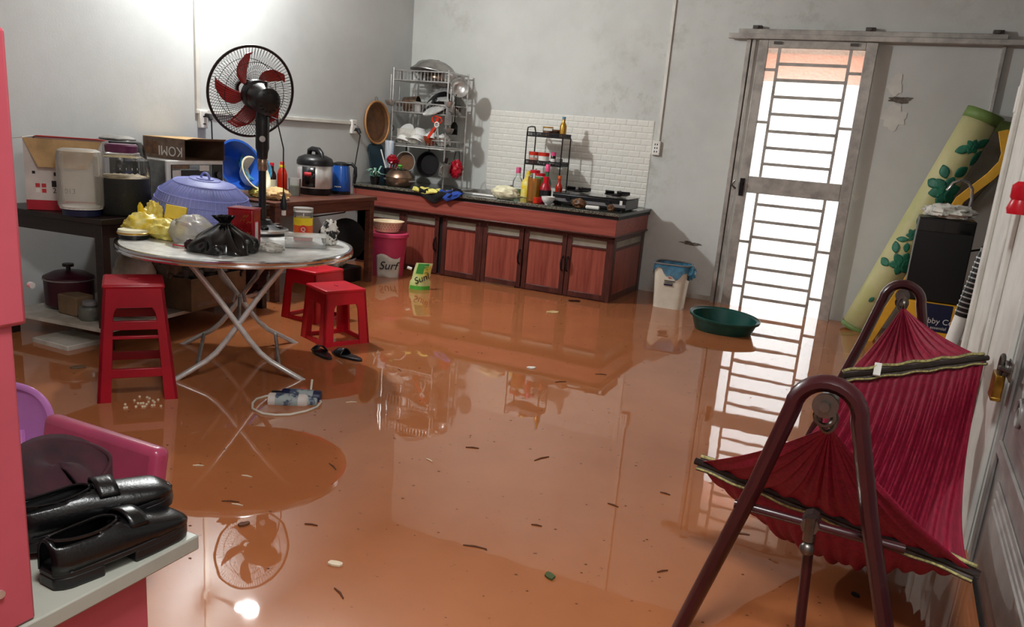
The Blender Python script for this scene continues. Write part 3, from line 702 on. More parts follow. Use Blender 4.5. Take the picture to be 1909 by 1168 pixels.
MB().prism(rc, .012, frame((0, 0, .0), (0, 1, 0), (-.22, 0, 1))).build('board', 'teal_board', cb, bevel=.003)
up_ = thing('utensil_jar', 'dark jar of red, white and wooden kitchen sticks beside the cutting board', 'utensil jar', (-4.27, 6.36, .786))
MB().lathe([(0, 0), (.05, 0), (.055, .14), (.05, .14), (.045, .01), (0, .01)], 20, cap=False).build('jar', 'black_plastic', up_)
for a, L, mm in ((-18, .30, 'white'), (12, .24, 'brown_tray'), (4, .26, 'dark_red_plastic'), (22, .22, 'dark_red_plastic')):
    MB().cyl((0, 0, .02), (math.sin(R(a))*L, .01*a/10, L), .006, .007, 6).build('stick', mm, up_)
MB().lump((.03, -.01, .22), (.05, .035, .04), .35, 4, 5).build('red_cloth', 'dark_red_plastic', up_)
pp = thing('stock_pot', 'rounded bronze-coloured steel pot with dark lid on the left end of the counter', 'pot', (-4.06, 6.21, .786))
MB().lathe([(0, 0), (.10, 0), (.118, .02), (.125, .05), (.125, .075), (.128, .078), (.12, .078), (.118, .05), (.09, .01), (0, .008)], 32, cap=False).build('body', 'copper_steel', pp)
lid_ = MB().lathe([(.128, .079), (.12, .10), (.09, .135), (.05, .152), (0, .156)], 32, cap=False).build('lid', 'copper_steel', pp)
MB().lathe([(.07, .147), (.05, .156), (0, .160)], 24, cap=False).build('lid_top', 'black_gloss', lid_)
MB().cyl((0, 0, .158), (0, 0, .17), .01).ball((0, 0, .178), (.022, .022, .012)).build('knob', 'bright_green', lid_)
for s in (-1, 1): MB().tube([(s*.12, -.03, .05), (s*.155, -.02, .055), (s*.155, .02, .055), (s*.12, .03, .05)], .006, 6).build('handle', 'steel', pp)
pl = thing('potted_plant', 'small teal and white leafy plant in a dark pot at the counter corner', 'potted plant', (-4.24, 6.085, .786))
MB().lathe([(0, 0), (.035, 0), (.045, .07), (.04, .07), (.035, .06), (0, .06)], 18, cap=False).build('pot', 'black_plastic', pl)
for i in range(16):
    a = 2.4*i; L = .07+.03*(i % 3); e = .3+.5*(i % 4)/3
    d = Vector((math.cos(a), math.sin(a), 0)); s_ = Vector((-math.sin(a), math.cos(a), 0))
    P = [Vector((0, 0, .06)), d*L*.5+Vector((0, 0, .06+L*e)), d*L+Vector((0, 0, .06+L*e*.7))]
    MB().add([P[0]-s_*.002, P[0]+s_*.002, P[1]+s_*.012, P[1]-s_*.012, P[2]], [(0, 1, 2, 3), (3, 2, 4)]).build('leaf', 'leaf_teal', pl, thick=.001)

# -------- things on the counter
def drape2(name, m, label, x0, x1, back, drop, seed):
    yf = 6.045
    def fn(u, v):
        x = x0+(x1-x0)*u; wv = .008*math.sin(u*9+seed)+.006*math.sin(v*7+seed*2)
        s = v*(back+drop*(1-.75*abs(u-.5)*2))
        if s < back: return (x+.012*math.sin(v*5+seed), yf+back-s, .790+abs(wv)*1.6)
        return (x+.01*math.sin(v*4), yf-.004-abs(wv)*1.5, .789-(s-back))
    ws(MB().grid(fn, 16, 18), name, m, label, 'cloth', ((x0+x1)/2, yf, .786), thick=.004)
drape2('rag', 'yellow_cloth', 'yellow cleaning cloth hanging over the front edge of the counter', -3.80, -3.55, .09, .03, 1)
drape2('rag', 'blue_cloth', 'blue cleaning cloth hanging over the front edge of the counter', -3.56, -3.33, .07, .07, 4)
drape2('rag', 'dark_fabric', 'dark rag hanging under the yellow cloth at the counter edge', -3.74, -3.42, .03, .10, 2)

def bottle(name, label, loc, prof, m, cap=None, capm='red_plastic', liquid=None, labelm=None, lz=None, sq=False, cat='bottle', group=None, n=20):
    t = thing(name, label, cat, loc, group=group)
    MB().lathe(prof, 4 if sq else n, cap=True, M=(Matrix.Rotation(R(45), 4, 'Z') if sq else None)).build('body', m, t, bevel=.006 if sq else 0)
    if liquid:
        lm, h = liquid; r = max(p[0] for p in prof)*.93
        MB().lathe([(0, .004), (r*.97, .004), (r, .012), (r, h), (0, h)], 4 if sq else n, M=(Matrix.Rotation(R(45), 4, 'Z') if sq else None), cap=False).build('contents', lm, t)
    if cap:
        r, z0, z1 = cap; MB().lathe([(0, z0), (r, z0), (r, z1-.004), (r*.85, z1), (0, z1)], 16, cap=False).build('cap', capm, t)
    if labelm:
        r = max(p[0] for p in prof)+.0012; MB().lathe([(r, lz[0]), (r, lz[1])], n, cap=False).build('label', labelm, t)
    return t
def std(r, h, neck=.014): return [(0, 0), (r*.95, 0), (r, .01), (r, h*.62), (r*.8, h*.74), (neck, h*.84), (neck, h)]
bottle('dish_soap_bottle', 'clear bottle with green liquid and pink pump top behind the cream bag', (-3.10, 6.66, .786), std(.045, .20, .02), 'clear_plastic', (.022, .20, .25), 'hot_pink', ('green', .06))
bottle('soap_bottle', 'yellow bottle standing right of the green liquid bottle', (-2.98, 6.62, .786), std(.06, .20, .03), 'yellow_bag', (.02, .20, .23), 'yellow')
bottle('herb_jar', 'tall clear jar with green herbs and a red lid behind the oil bottle', (-2.83, 6.54, .786), [(0, 0), (.05, 0), (.05, .25), (.045, .26)], 'glass', (.052, .20, .225), 'red_plastic', ('green', .19))
bottle('oil_bottle', 'square bottle of amber cooking oil at the front of the bottle cluster', (-2.76, 6.26, .786), [(0, 0), (.062, 0), (.062, .20), (.04, .22), (.04, .235)], 'glass', (.042, .235, .26), 'red_plastic', ('oil', .19), sq=True)
bottle('soy_bottle', 'dark green bottle with a pink cap and white collar behind the red bottle', (-2.70, 6.38, .786), std(.04, .25, .016), 'green_glass', (.02, .25, .31), 'hot_pink')
bottle('chili_sauce_bottle', 'red squeeze bottle with a round black label and pointed red cap', (-2.655, 6.26, .786), [(0, 0), (.044, 0), (.05, .02), (.05, .10), (.042, .14), (.03, .16)], 'dark_red_plastic', (.026, .16, .215), 'red_plastic', labelm='black_plastic', lz=(.05, .105))
bottle('chili_oil_bottle', 'slim orange chili bottle between the red bottle and the stove', (-2.60, 6.42, .786), std(.03, .20, .012), 'chili', (.016, .20, .225), 'orange')
ws(MB().lump((-2.98, 6.17, .835), (.115, .075, .06), .22, 2.5, 11, flat=.8), 'cream_bag', 'cream', 'cream plastic bag lump at the front of the counter left of the bottles', 'bag', (-2.98, 6.17, .786))
wb = thing('white_bowl', 'small white bowl at the counter edge in front of the red bottle', 'bowl', (-2.585, 6.17, .786))
MB().lathe(bowl_prof(.058, .062), 24, cap=False).build('bowl', 'ceramic', wb)
ws(MB().lathe([(0, 0), (.028, 0), (.03, .045), (.0, .045)], 14, (-2.68, 6.15, .786), cap=False), 'orange_cup', 'orange_red', 'tiny orange cup left of the small white bowl', 'cup', (-2.68, 6.15, .786))
ws(MB().box(-3.32, -3.04, 6.22, 6.27, .7862, .80), 'knife_tray', 'white', 'long white plastic tray lying in front of the sink', 'tray', (-3.18, 6.245, .786), bevel=.004)
bsn = ws(MB().lump((-3.5, 6.25, .80), (.06, .05, .02), .3, 4, 2, flat=.6), 'scrub_sponge', 'black_metal', 'black scouring pad on the counter in front of the sink', 'sponge', (-3.5, 6.25, .786))
# spice shelf
sh = thing('spice_shelf', 'black two-tier metal spice shelf on the counter against the brick panel', 'shelf', (-2.86, 6.72, .786))
hx, hy = .17, .095
for x in (-hx, hx):
    for y in (-hy, hy): MB().cyl((x, y, 0), (x, y, .535 if x > 0 else .56), .006, n=8).build('post', 'black_metal', sh)
for z in (.285, .525):
    MB().box(-hx, hx, -hy, hy, z, z+.006).build('tray', 'black_metal', sh, smooth=False)
    m = MB()
    for q in ((-hx, hx, -hy-.002, -hy+.002), (-hx, hx, hy-.002, hy+.002), (-hx-.002, -hx+.002, -hy, hy), (hx-.002, hx+.002, -hy, hy)):
        m.box(*q, z+.034, z+.042).box(*q, z, z+.012)
    for i in range(24):
        x = -hx+2*hx*(i+.5)/24; m.box(x-.0045, x+.0045, -hy-.0015, -hy+.0015, z+.010, z+.036)
    for i in range(12):
        y = -hy+2*hy*(i+.5)/12; m.box(hx-.0015, hx+.0015, y-.0045, y+.0045, z+.010, z+.036)
    m.build('tray_rail', 'black_metal', sh, smooth=False)
MB().tube([(-hx, -hy, .55), (-hx, -hy+.01, .60), (-hx, -.02, .61), (-hx, .06, .61), (-hx, hy, .55)], .006, 8).build('handle', 'black_metal', sh)
def jar(label, loc, r, h, m, lm, capm, hh=.03, lab=None):
    t = thing('spice_jar', label, 'jar', loc, group='jars on the spice shelf')
    MB().lathe([(0, 0), (r, 0), (r, h), (r*.9, h+.004), (0, h+.004)], 18, cap=False).build('body', m, t)
    if lm: MB().lathe([(0, .003), (r*.93, .003), (r*.93, h*.7), (0, h*.7)], 18, cap=False).build('contents', lm, t)
    if capm: MB().lathe([(0, h), (r*1.04, h), (r*1.04, h+hh), (0, h+hh)], 18, cap=False).build('lid', capm, t)
    if lab: MB().lathe([(r+.001, h*.15), (r+.001, h*.7)], 18, cap=False).build('label', lab, t)
z1, z2 = .786+.292, .786+.532
jar('white jar with an orange lid at the left of the lower spice shelf tray', (-2.975, 6.68, z1), .042, .075, 'milky_plastic', 'orange', 'orange_red')
jar('white jar with an orange lid in the middle of the lower spice shelf tray', (-2.875, 6.68, z1), .046, .075, 'white', None, 'orange_red')
jar('dark bottle with a white label and pink cap on the lower spice shelf tray', (-2.785, 6.68, z1), .022, .085, 'sauce_dark', None, 'hot_pink', .03, 'white')
jar('grey square-ish tub at the right of the lower spice shelf tray', (-2.735, 6.70, z1), .03, .06, 'box_grey', None, None)
jar('clear jar of brown spice at the middle of the top spice shelf tray', (-2.875, 6.72, z2), .045, .075, 'glass', 'brown_tray', 'gold', .012)
jar('small dark brown jar beside the gold bottle on the top spice tray', (-2.79, 6.70, z2), .035, .055, 'sauce_dark', None, 'brown_tray', .012)
jar('low clear tub of pink flakes at the left of the top spice tray', (-2.965, 6.70, z2), .05, .025, 'clear_plastic', 'skin_white', None)
bottle('gold_bottle', 'gold-brown bottle with a pale blue cap on the top spice tray', (-2.725, 6.70, z2), std(.03, .16, .014), 'gold', (.016, .16, .18), 'blue_film', cat='bottle')

# gas stove
st = thing('gas_stove', 'black two-burner table gas stove at the right end of the counter', 'stove', (-2.275, 6.46, .786), R(2))
W2, D2 = .315, .20
MB().box(-W2, W2, -D2, D2, .006, .092).build('body', 'black_plastic', st, bevel=.008)
MB().box(-W2-.004, W2+.004, -D2+.005, D2+.005, .092, .099).build('glass_top', 'black_gloss', st, bevel=.003)
MB().box(-W2, W2, -D2-.002, -D2, .03, .055).build('front_strip', 'box_grey', st, smooth=False)
for x in (-.2, .2):
    for y in (-.15, .15): MB().cyl((x*1.3, y, 0), (x*1.3, y, .022), .016).build('foot', 'black_plastic', st)
for x in (-.17, .17):
    b = MB().lathe([(0, .10), (.085, .10), (.085, .104), (0, .104)], 28, (x, .01, 0), cap=False).build('drip_ring', 'steel', st)
    MB().lathe([(0, .10), (.04, .10), (.036, .122), (.02, .128), (0, .128)], 22, (x, .01, 0), cap=False).build('burner', 'black_metal', st)
    g = MB().tube([(x+.095*math.cos(2*math.pi*i/24), .01+.095*math.sin(2*math.pi*i/24), .118) for i in range(24)], .006, 6, closed=True)
    for i in range(5):
        a = 2*math.pi*i/5+.3; c, s = math.cos(a), math.sin(a)
        g.box(.03, .11, -.007, .007, .118, .145, Matrix.Translation((x, .01, 0)) @ Matrix.Rotation(a, 4, 'Z'))
    g.build('pan_support', 'black_metal', st, smooth=False)
    MB().cyl((x, -D2, .06), (x, -D2-.02, .06), .022).build('knob', 'black_plastic', st)
MB().box(W2-.05, W2-.028, -D2-.004, -D2-.002, .05, .085).build('sticker', 'white', st, smooth=False)
ws(MB().lump((-2.30, 6.145, .825), (.055, .035, .036), .3, 3, 21, flat=.95), 'spice_packet', 'onion', 'crumpled brown packet on the counter in front of the stove', 'packet', (-2.30, 6.145, .786))
ws(MB().tube([(-2.235, 6.125, .803), (-2.23, 6.125, .804), (-2.13, 6.14, .804), (-2.125, 6.14, .803)], [.008, .016, .016, .008], 12), 'white_roll', 'white', 'small white paper roll on the counter in front of the stove', 'paper roll', (-2.18, 6.13, .786))
ws(MB().lump((-2.045, 6.18, .812), (.028, .02, .026), .4, 4, 8, flat=.9), 'garlic_clove', 'onion', 'little brown crumple near the right end of the counter', 'scrap', (-2.045, 6.18, .786))

# ================================================================== LEFT TABLES
def rtable(name, label, loc, rz, w, l, h, m, shelf=None, leg=.05, top=.03, apron=.07, extra=None):
    # local x: 0 = front edge, -w = wall side; local y: 0..l
    t = thing(name, label, 'table', loc, rz)
    MB().box(-w, 0, 0, l, h-top, h).build('tabletop', m, t, bevel=.004)
    for x0, x1, y0, y1 in ((-w+.03, -.03, .02, .045), (-w+.03, -.03, l-.045, l-.02), (-.045, -.02, .03, l-.03), (-w+.02, -w+.045, .03, l-.03)):
        MB().box(x0, x1, y0, y1, h-top-apron, h-top).build('apron', m, t, smooth=False)
    for x in (-.015-leg, -w+.015):
        for y in (.015, l-.015-leg): MB().box(x, x+leg, y, y+leg, 0, h-top).build('leg', m, t, bevel=.003)
    if shelf: MB().box(-w+.02, -.01, .01, l-.02, shelf-.02, shelf).build('shelf', 'dirty_white', t, smooth=False)
    return t
rtable('kitchen_table', 'dark brown table with a pale lower shelf along the left wall', (-3.55, 2.76, 0), R(6), .74, 1.38, .75, 'dark_wood', .18)
rtable('side_table', 'mid-brown wooden table carrying the pressure cooker and kettle', (-3.755, 4.25, 0), 0, .69, 1.18, .75, 'brown_wood')
ZT = .752
# white and red carton
cx = thing('carton_box', 'white and red carton with an open flap on the dark table', 'box', (-4.005, 2.935, ZT), R(45))
bw_, bd_, bh_ = .18, .14, .36
for n_, q in (('front_panel', (-bw_, bw_, -bd_, -bd_+.004)), ('back_panel', (-bw_, bw_, bd_-.004, bd_))): MB().box(*q, .05, bh_).build(n_, 'box_white', cx, smooth=False)
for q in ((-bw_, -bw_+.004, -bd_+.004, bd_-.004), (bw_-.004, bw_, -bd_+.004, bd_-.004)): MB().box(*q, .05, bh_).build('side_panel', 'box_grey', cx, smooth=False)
MB().box(-bw_-.001, bw_+.001, -bd_-.001, bd_+.001, 0, .05).build('base_band', 'box_red', cx, smooth=False)
MB().prism([(-bw_, 0), (bw_, 0), (bw_-.07, -.145), (-bw_+.07, -.145)], .004, frame((0, -bd_, bh_), (1, 0, 0), (0, .28, 1))).build('open_flap', 'cardboard', cx, smooth=False)
MB().prism([(-bw_, 0), (bw_, 0), (bw_-.04, .14), (-bw_+.04, .14)], .004, frame((0, bd_-.01, bh_), (1, 0, 0), (0, -1, .08))).build('top_flap', 'red_flap', cx, smooth=False)
MB().prism([(-bd_, 0), (bd_, 0), (bd_-.03, .06), (-bd_+.03, .06)], .004, frame((-bw_, 0, bh_), (0, 1, 0), (-.6, 0, -.12))).build('side_flap', 'box_white', cx, smooth=False)
text('print', '22F013', .036, 'print_black', cx, (-.005, -bd_-.001, .10), (1, 0, 0), (0, 0, 1))
for x, z, s, mm in ((-.125, .125, .010, 'print_red'), (-.097, .125, .010, 'print_red'), (-.125, .10, .010, 'print_white'), (-.097, .098, .010, 'print_red'), (-.045, .135, .016, 'print_black'), (-.04, .185, .009, 'print_black'), (-.14, .19, .007, 'print_black')):
    MB().box(x-s, x+s, -bd_-.0012, -bd_, z-s, z+s).build('print_mark', mm, cx, smooth=False)

cl = thing('clear_canister', 'tall clear plastic canister standing upside down on its blue lid', 'canister', (-3.74, 2.80, ZT))
MB().lathe([(.098, .035), (.106, .05), (.106, .29), (.098, .318), (.08, .328), (0, .328)], 32, cap=False).build('body', 'milky_plastic', cl)
MB().lathe([(0, 0), (.088, 0), (.09, .028), (.082, .034), (0, .034)], 28, cap=False).build('lid', 'navy', cl)
MB().lathe([(0, .034), (.099, .034), (.1, .046), (0, .046)], 28, cap=False).build('inner_lid', 'white', cl)
pj = thing('pickle_jar', 'big clear jar of black pickled liquid with a purple screw lid', 'jar', (-3.70, 3.017, ZT))
MB().lathe([(0, .002), (.125, .002), (.136, .02), (.136, .25), (.128, .282), (.09, .305), (.075, .312)], 36, cap=False).build('glass', 'glass', pj)
MB().lathe([(0, .004), (.12, .004), (.133, .022), (.133, .19), (0, .19)], 32, cap=False).build('liquid', 'dark_liquid', pj)
MB().lathe([(0, .202), (.10, .200), (.131, .192), (.131, .19), (0, .19)], 28, cap=False).build('floating_layer', 'pickle_top', pj)
MB().lathe([(0, .318), (.078, .318), (.08, .352), (.074, .36), (0, .36)], 30, cap=False).build('lid', 'purple_lid', pj)
MB().lathe([(.076, .305), (.088, .308), (.088, .318), (.076, .32)], 30, cap=False).build('collar', 'milky_plastic', pj)
af = thing('air_fryer', 'black rounded air fryer with a white side behind the pickle jar', 'air fryer', (-4.16, 3.37, ZT), R(-30))
MB().lathe([(0, 0), (.14, 0), (.155, .03), (.16, .18), (.15, .30), (.125, .35), (.07, .372), (0, .375)], 32, cap=False).build('body', 'black_gloss', af)
MB().lathe([(.10, .362), (.098, .368), (.06, .380), (0, .383)], 28, cap=False).build('top_shell', 'steel_dull', af)
MB().grid(lambda u, v: ((.158-.025*v*v)*math.cos(R(-25+60*u)), (.158-.025*v*v)*math.sin(R(-25+60*u)), .12+.22*v), 10, 8).build('front_plate', 'white', af, thick=.006)
MB().cyl((.15, .02, .25), (.172, .024, .25), .022).build('dial', 'black_plastic', af)
MB().tube([(.15, 0, .16), (.2, 0, .15), (.2, 0, .07), (.15, 0, .06)], .014, 8).build('handle', 'black_plastic', af)
mw = thing('microwave', 'silver and black microwave oven against the left wall', 'microwave', (-4.05, 3.62, ZT))
MB().box(-.33, -.012, 0, .46, .008, .248).build('case', 'steel_dull', mw, bevel=.006)
MB().box(-.012, 0, 0, .46, .008, .248).build('front_frame', 'white', mw, bevel=.004)
dr = MB().box(0, .008, .03, .36, .03, .225).build('door', 'black_gloss', mw, bevel=.003)
MB().box(.0082, .009, .07, .31, .06, .19).build('window', 'black_plastic', dr, smooth=False)
for y0, y1, z0, z1, mm in ((.035, .17, .198, .222, 'komi_print'), (.25, .33, .185, .22, 'print_white'), (.035, .10, .05, .19, 'box_white')): MB().box(.0085, .0096, y0, y1, z0, z1).build('sticker', mm, dr, smooth=False)
MB().box(0, .006, .365, .45, .03, .225).build('control_panel', 'black_plastic', mw, smooth=False)
for z in (.08, .16): MB().cyl((.006, .407, z), (.02, .407, z), .02).build('dial', 'black_gloss', mw)
for x in (-.30, -.04):
    for y in (.03, .43): MB().cyl((x, y, 0), (x, y, .01), .012).build('foot', 'black_plastic', mw)
kb = thing('flat_carton', 'brown printed flat carton lying upside down on the microwave', 'box', (-4.05, 3.76, ZT+.249))
KH = .125
MB().box(-.36, 0, 0, .004, 0, KH).build('printed_side', 'komi_print', kb, smooth=False)
MB().box(-.36, 0, .33, .334, 0, KH).build('far_side', 'cardboard_dark', kb, smooth=False)
MB().box(-.36, -.356, .004, .33, 0, KH).build('back_side', 'cardboard_dark', kb, smooth=False)
MB().box(-.36, 0, .004, .33, 0, .003).build('bottom', 'cardboard_dark', kb, smooth=False)
MB().box(-.36, .015, .0, .334, KH, KH+.004).build('top', 'cardboard', kb, smooth=False)
MB().prism([(0, 0), (.33, 0), (.30, .05), (.03, .05)], .003, frame((0, .002, KH), (0, 1, 0), (.9, 0, .25))).build('end_flap', 'cardboard_dark', kb, smooth=False)
text('print', 'KOMI', .085, 'print_white', kb, (-.12, -.0012, KH*.40), (-1, 0, 0), (0, 0, -1))
MB().box(-.34, -.22, -.0012, 0, .02, .10).build('print_block', 'onion', kb, smooth=False)
# basins behind the food cover
bb = put(MB().lathe([(0, 0), (.10, 0), (.17, .13), (.18, .133), (.165, .133), (.096, .008), (0, .008)], 32, cap=False), 'blue_basin', 'blue_plastic', 'blue plastic basin tipped on its side behind the food cover', 'basin', (-4.27, 4.36, ZT+.17), R(0), R(70), R(-10))
wb_ = put(MB().lathe([(0, 0), (.08, 0), (.125, .08), (.132, .082), (.12, .082), (.076, .007), (0, .007)], 30, cap=False), 'white_basin', 'cream', 'white and yellowish bowl tipped forward in front of the blue basin', 'bowl', (-4.17, 4.44, ZT+.12), R(-20), R(58), R(-20))
put(MB().lathe([(.112, 0), (.128, 0), (.128, .03), (.112, .03)], 30, cap=False), 'blue_ring', 'blue_film', 'pale blue plastic strainer rim leaning on the white bowl', 'strainer', (-4.19, 4.52, ZT+.19), R(-10), R(60), R(-20))
ws(MB().lump((-4.05, 4.42, ZT+.03), (.08, .06, .035), .3, 3, 4, flat=.85), 'green_yellow_cloth', 'yellow_cloth', 'yellow-green cloth under the white bowl', 'cloth', (-4.05, 4.42, ZT))
# side table things
bottle('soy_sauce_bottle', 'dark soy sauce bottle with a red cap behind the fan pole', (-4.33, 4.86, ZT), std(.032, .19, .014), 'sauce_dark', (.016, .19, .215), 'red_plastic', labelm='cream', lz=(.03, .09))
bottle('chili_bottle', 'orange-red chili sauce bottle on the side table', (-4.30, 4.94, ZT), [(0, 0), (.036, 0), (.038, .01), (.038, .13), (.03, .16), (.018, .18)], 'chili', (.016, .18, .225), 'orange_red', labelm=None)
MB().lathe([(.018, .178), (.022, .182), (.022, .198), (.016, .20)], 14, cap=False).build('collar', 'yellow', bpy.data.objects['chili_bottle'])
pc = thing('pressure_cooker', 'steel electric pressure cooker with a black lid on the side table', 'pressure cooker', (-4.07, 5.045, ZT), R(-20))
MB().lathe([(0, 0), (.115, 0), (.122, .01), (.122, .05), (0, .05)], 32, cap=False).build('base', 'black_plastic', pc)
MB().lathe([(.128, .05), (.132, .055), (.132, .215), (.128, .22)], 36, cap=False).build('body', 'steel_light', pc)
MB().lathe([(.130, .218), (.138, .222), (.138, .25), (.125, .275), (.08, .295), (0, .30)], 36, cap=False).build('lid', 'black_plastic', pc)
MB().tube([(-.09, 0, .285), (-.08, 0, .325), (-.04, 0, .338), (.05, 0, .335), (.09, 0, .31), (.11, 0, .27)], [.018, .02, .02, .02, .018, .014], 10).build('lid_handle', 'black_plastic', pc)
MB().cyl((-.05, .05, .28), (-.05, .05, .325), .018).build('valve', 'black_plastic', pc)
MB().box(-.15, -.10, -.05, .05, .2, .25).build('side_grip', 'black_plastic', pc, bevel=.008)
MB().grid(lambda u, v: (.1345*math.cos(R(-75+45*u)), .1345*math.sin(R(-75+45*u)), .06+.15*v), 8, 2).build('control_panel', 'black_gloss', pc, thick=.004)
MB().grid(lambda u, v: (.138*math.cos(R(-66+24*u)), .138*math.sin(R(-66+24*u)), .14+.03*v), 5, 1).build('display', 'print_red', pc, thick=.001)
kt = thing('electric_kettle', 'glossy blue electric kettle with a black handle on the side table', 'kettle', (-4.02, 5.30, ZT), R(20))
MB().lathe([(0, 0), (.078, 0), (.08, .02), (0, .02)], 28, cap=False).build('power_base', 'black_plastic', kt)
MB().lathe([(.076, .022), (.08, .03), (.077, .12), (.068, .20), (.062, .225)], 32, cap=False).build('body', 'kettle_blue', kt)
MB().lathe([(.064, .222), (.06, .238), (.03, .248), (0, .25)], 28, cap=False).build('lid', 'black_plastic', kt)
MB().tube([(.05, 0, .235), (.09, 0, .238), (.118, 0, .21), (.122, 0, .15), (.112, 0, .09)], [.012, .014, .014, .013, .011], 10).build('handle', 'black_plastic', kt)
MB().prism([(-.02, 0), (.02, 0), (0, .03)], .02, frame((-.06, 0, .20), (0, 1, 0), (-1, 0, .4))).build('spout', 'kettle_blue', kt)
MB().grid(lambda u, v: (.0785*math.cos(R(-110+40*u)), .0785*math.sin(R(-110+40*u)), .05+.012*v), 5, 1).build('water_gauge', 'white', kt, thick=.001)
cp = thing('measuring_cup', 'clear plastic cup of green leaves next to the pressure cooker', 'cup', (-4.06, 4.80, ZT))
MB().lathe([(0, 0), (.04, 0), (.046, .12), (.05, .122), (.044, .12), (.038, .003), (0, .003)], 22, cap=False).build('cup', 'clear_plastic', cp)
MB().lathe([(0, .004), (.037, .004), (.041, .07), (0, .07)], 18, cap=False).build('contents', 'debris_leaf', cp)
ws(MB().lump((-3.90, 4.42, ZT+.035), (.10, .08, .045), .28, 2.5, 9, flat=.75), 'beige_towel', 'beige_cloth', 'crumpled beige towel on the side table behind the fan pole', 'towel', (-3.90, 4.42, ZT))
def hang(pts, label):
    o = Vector(pts[0]); t = thing('power_plug', label, 'plug', pts[-1])
    q = [Vector(p)-Vector(pts[-1]) for p in pts]
    MB().tube(q, .004, 6).build('cord', 'black_cord', t)
    MB().lathe([(0, 0), (.018, .005), (.02, .03), (.012, .06), (.006, .09), (0, .09)], 12, cap=False).build('plug_head', 'black_plastic', t)
    MB().box(-.009, .009, -.009, .009, -.028, .0).build('plug_base', 'box_white', t, bevel=.002)
hang([(-3.15, 3.46, 1.32), (-3.06, 3.47, 1.30), (-3.03, 3.49, 1.15), (-3.03, 3.49, 1.0), (-3.025, 3.49, .82)], 'black fan plug dangling on its cord in front of the side table')

# ---- under the tables
mp = thing('maroon_pot', 'dark maroon lidded pot on the lower shelf of the dark table', 'pot', (-4.12, 2.98, .182))
MB().lathe([(0, 0), (.10, 0), (.125, .02), (.128, .16), (.12, .16), (.115, .02), (0, .01)], 28, cap=False).build('body', 'pot_maroon', mp)
MB().lathe([(.132, .16), (.13, .175), (.08, .20), (0, .208)], 28, cap=False).build('lid', 'pot_maroon', mp)
MB().lathe([(.128, .158), (.134, .160), (.134, .166), (.128, .168)], 28, cap=False).build('lid_rim', 'steel_dull', mp)
MB().cyl((0, 0, .205), (0, 0, .23), .012).cyl((0, 0, .23), (0, 0, .245), .03).build('knob', 'black_plastic', mp)
ws(MB().box(-4.03, -3.88, 2.84, 2.95, .182, .29), 'small_crate', 'cardboard_dark', 'small brown carton on the lower shelf in front of the maroon pot', 'box', (-3.95, 2.9, .182), bevel=.006)
gj = thing('grey_jar', 'small grey-green lidded jar on the lower shelf by the brown carton', 'jar', (-3.80, 2.86, .182))
MB().lathe([(0, 0), (.05, 0), (.06, .03), (.05, .07), (.035, .08), (0, .08)], 20, cap=False).build('body', 'grey_pot', gj)
MB().lathe([(0, .08), (.038, .08), (.036, .10), (0, .105)], 18, cap=False).build('lid', 'box_grey', gj)
ws(MB().lump((-3.70, 3.06, .36), (.10, .12, .18), .18, 2.2, 13, flat=.98), 'rice_sack', 'dirty_white', 'upright dirty white sack on the lower shelf beside the front table leg', 'sack', (-3.70, 3.06, .182))
ws(MB().lump((-3.66, 3.25, .54), (.09, .10, .15), .3, 3, 14), 'hanging_plastic_bag', 'grey_bag', 'greyish plastic bag hanging under the dark table behind the tall stool', 'bag', (-3.66, 3.25, .40))
kc = thing('cardboard_carton', 'open cardboard carton on the lower shelf behind the round table legs', 'box', (-3.70, 3.56, .182), R(5))
for q in ((-.12, .12, -.24, -.236), (-.12, .12, .236, .24), (-.12, -.116, -.236, .236), (.116, .12, -.236, .236)): MB().box(*q, 0, .19).build('carton_side', 'cardboard_dark', kc, smooth=False)
MB().box(-.12, .12, -.24, .24, 0, .004).build('carton_bottom', 'cardboard_dark', kc, smooth=False)
MB().box(.1201, .121, -.20, .16, .02, .045).build('print_strip', 'komi_print', kc, smooth=False)
for i, (x, y, z, rx, s, mm, lb) in enumerate(((-3.72, 3.42, .40, .10, 21, 'grey_bag', 'grey plastic bag bulging at the left of the open carton'), (-3.70, 3.60, .41, .11, 22, 'grey_bag', 'grey plastic bag bulging in the middle of the open carton'), (-3.70, 3.76, .38, .08, 23, 'dark_fabric', 'dark bag bulging at the right of the open carton'))):
    ws(MB().lump((x, y, z), (.10, rx, .10), .35, 3, s), 'carton_bag', mm, lb, 'bag', (x, y, .3), group='bags in the open carton')
ws(MB().lump((-3.75, 3.98, .33), (.13, .12, .15), .3, 3, 33, flat=.98), 'dark_bundle', 'dark_cloth', 'dark red patterned bundle on the shelf right of the carton', 'bundle', (-3.75, 3.98, .182))
ws(MB().box(-4.0, -3.72, 2.66, 2.9, .055, .085, None), 'white_board_scrap', 'dirty_white', 'dirty white board floating under the dark table', 'board', (-3.86, 2.78, .055), bevel=.004)
ws(MB().lump((-4.25, 2.5, .11), (.10, .08, .10), .3, 3, 41, flat=.9), 'floor_bundle', 'debris_leaf', 'murky green-brown bundle on the wet floor behind the pink desk', 'bundle', (-4.25, 2.5, .02))
gp = thing('grey_stock_pot', 'big grey aluminium pot lying on its side under the side table', 'pot', (-4.10, 5.42, .36), rot=(R(78), 0, R(62)))
MB().lathe([(0, -.11), (.15, -.11), (.16, -.1), (.16, .12), (.17, .125), (.155, .125), (.152, -.09), (0, -.095)], 32, cap=False).build('body', 'grey_pot', gp)
MB().lathe([(0, .13), (.12, .126), (.17, .118), (.17, .128), (.12, .136), (0, .142)], 32, cap=False).build('lid', 'black_metal', gp)
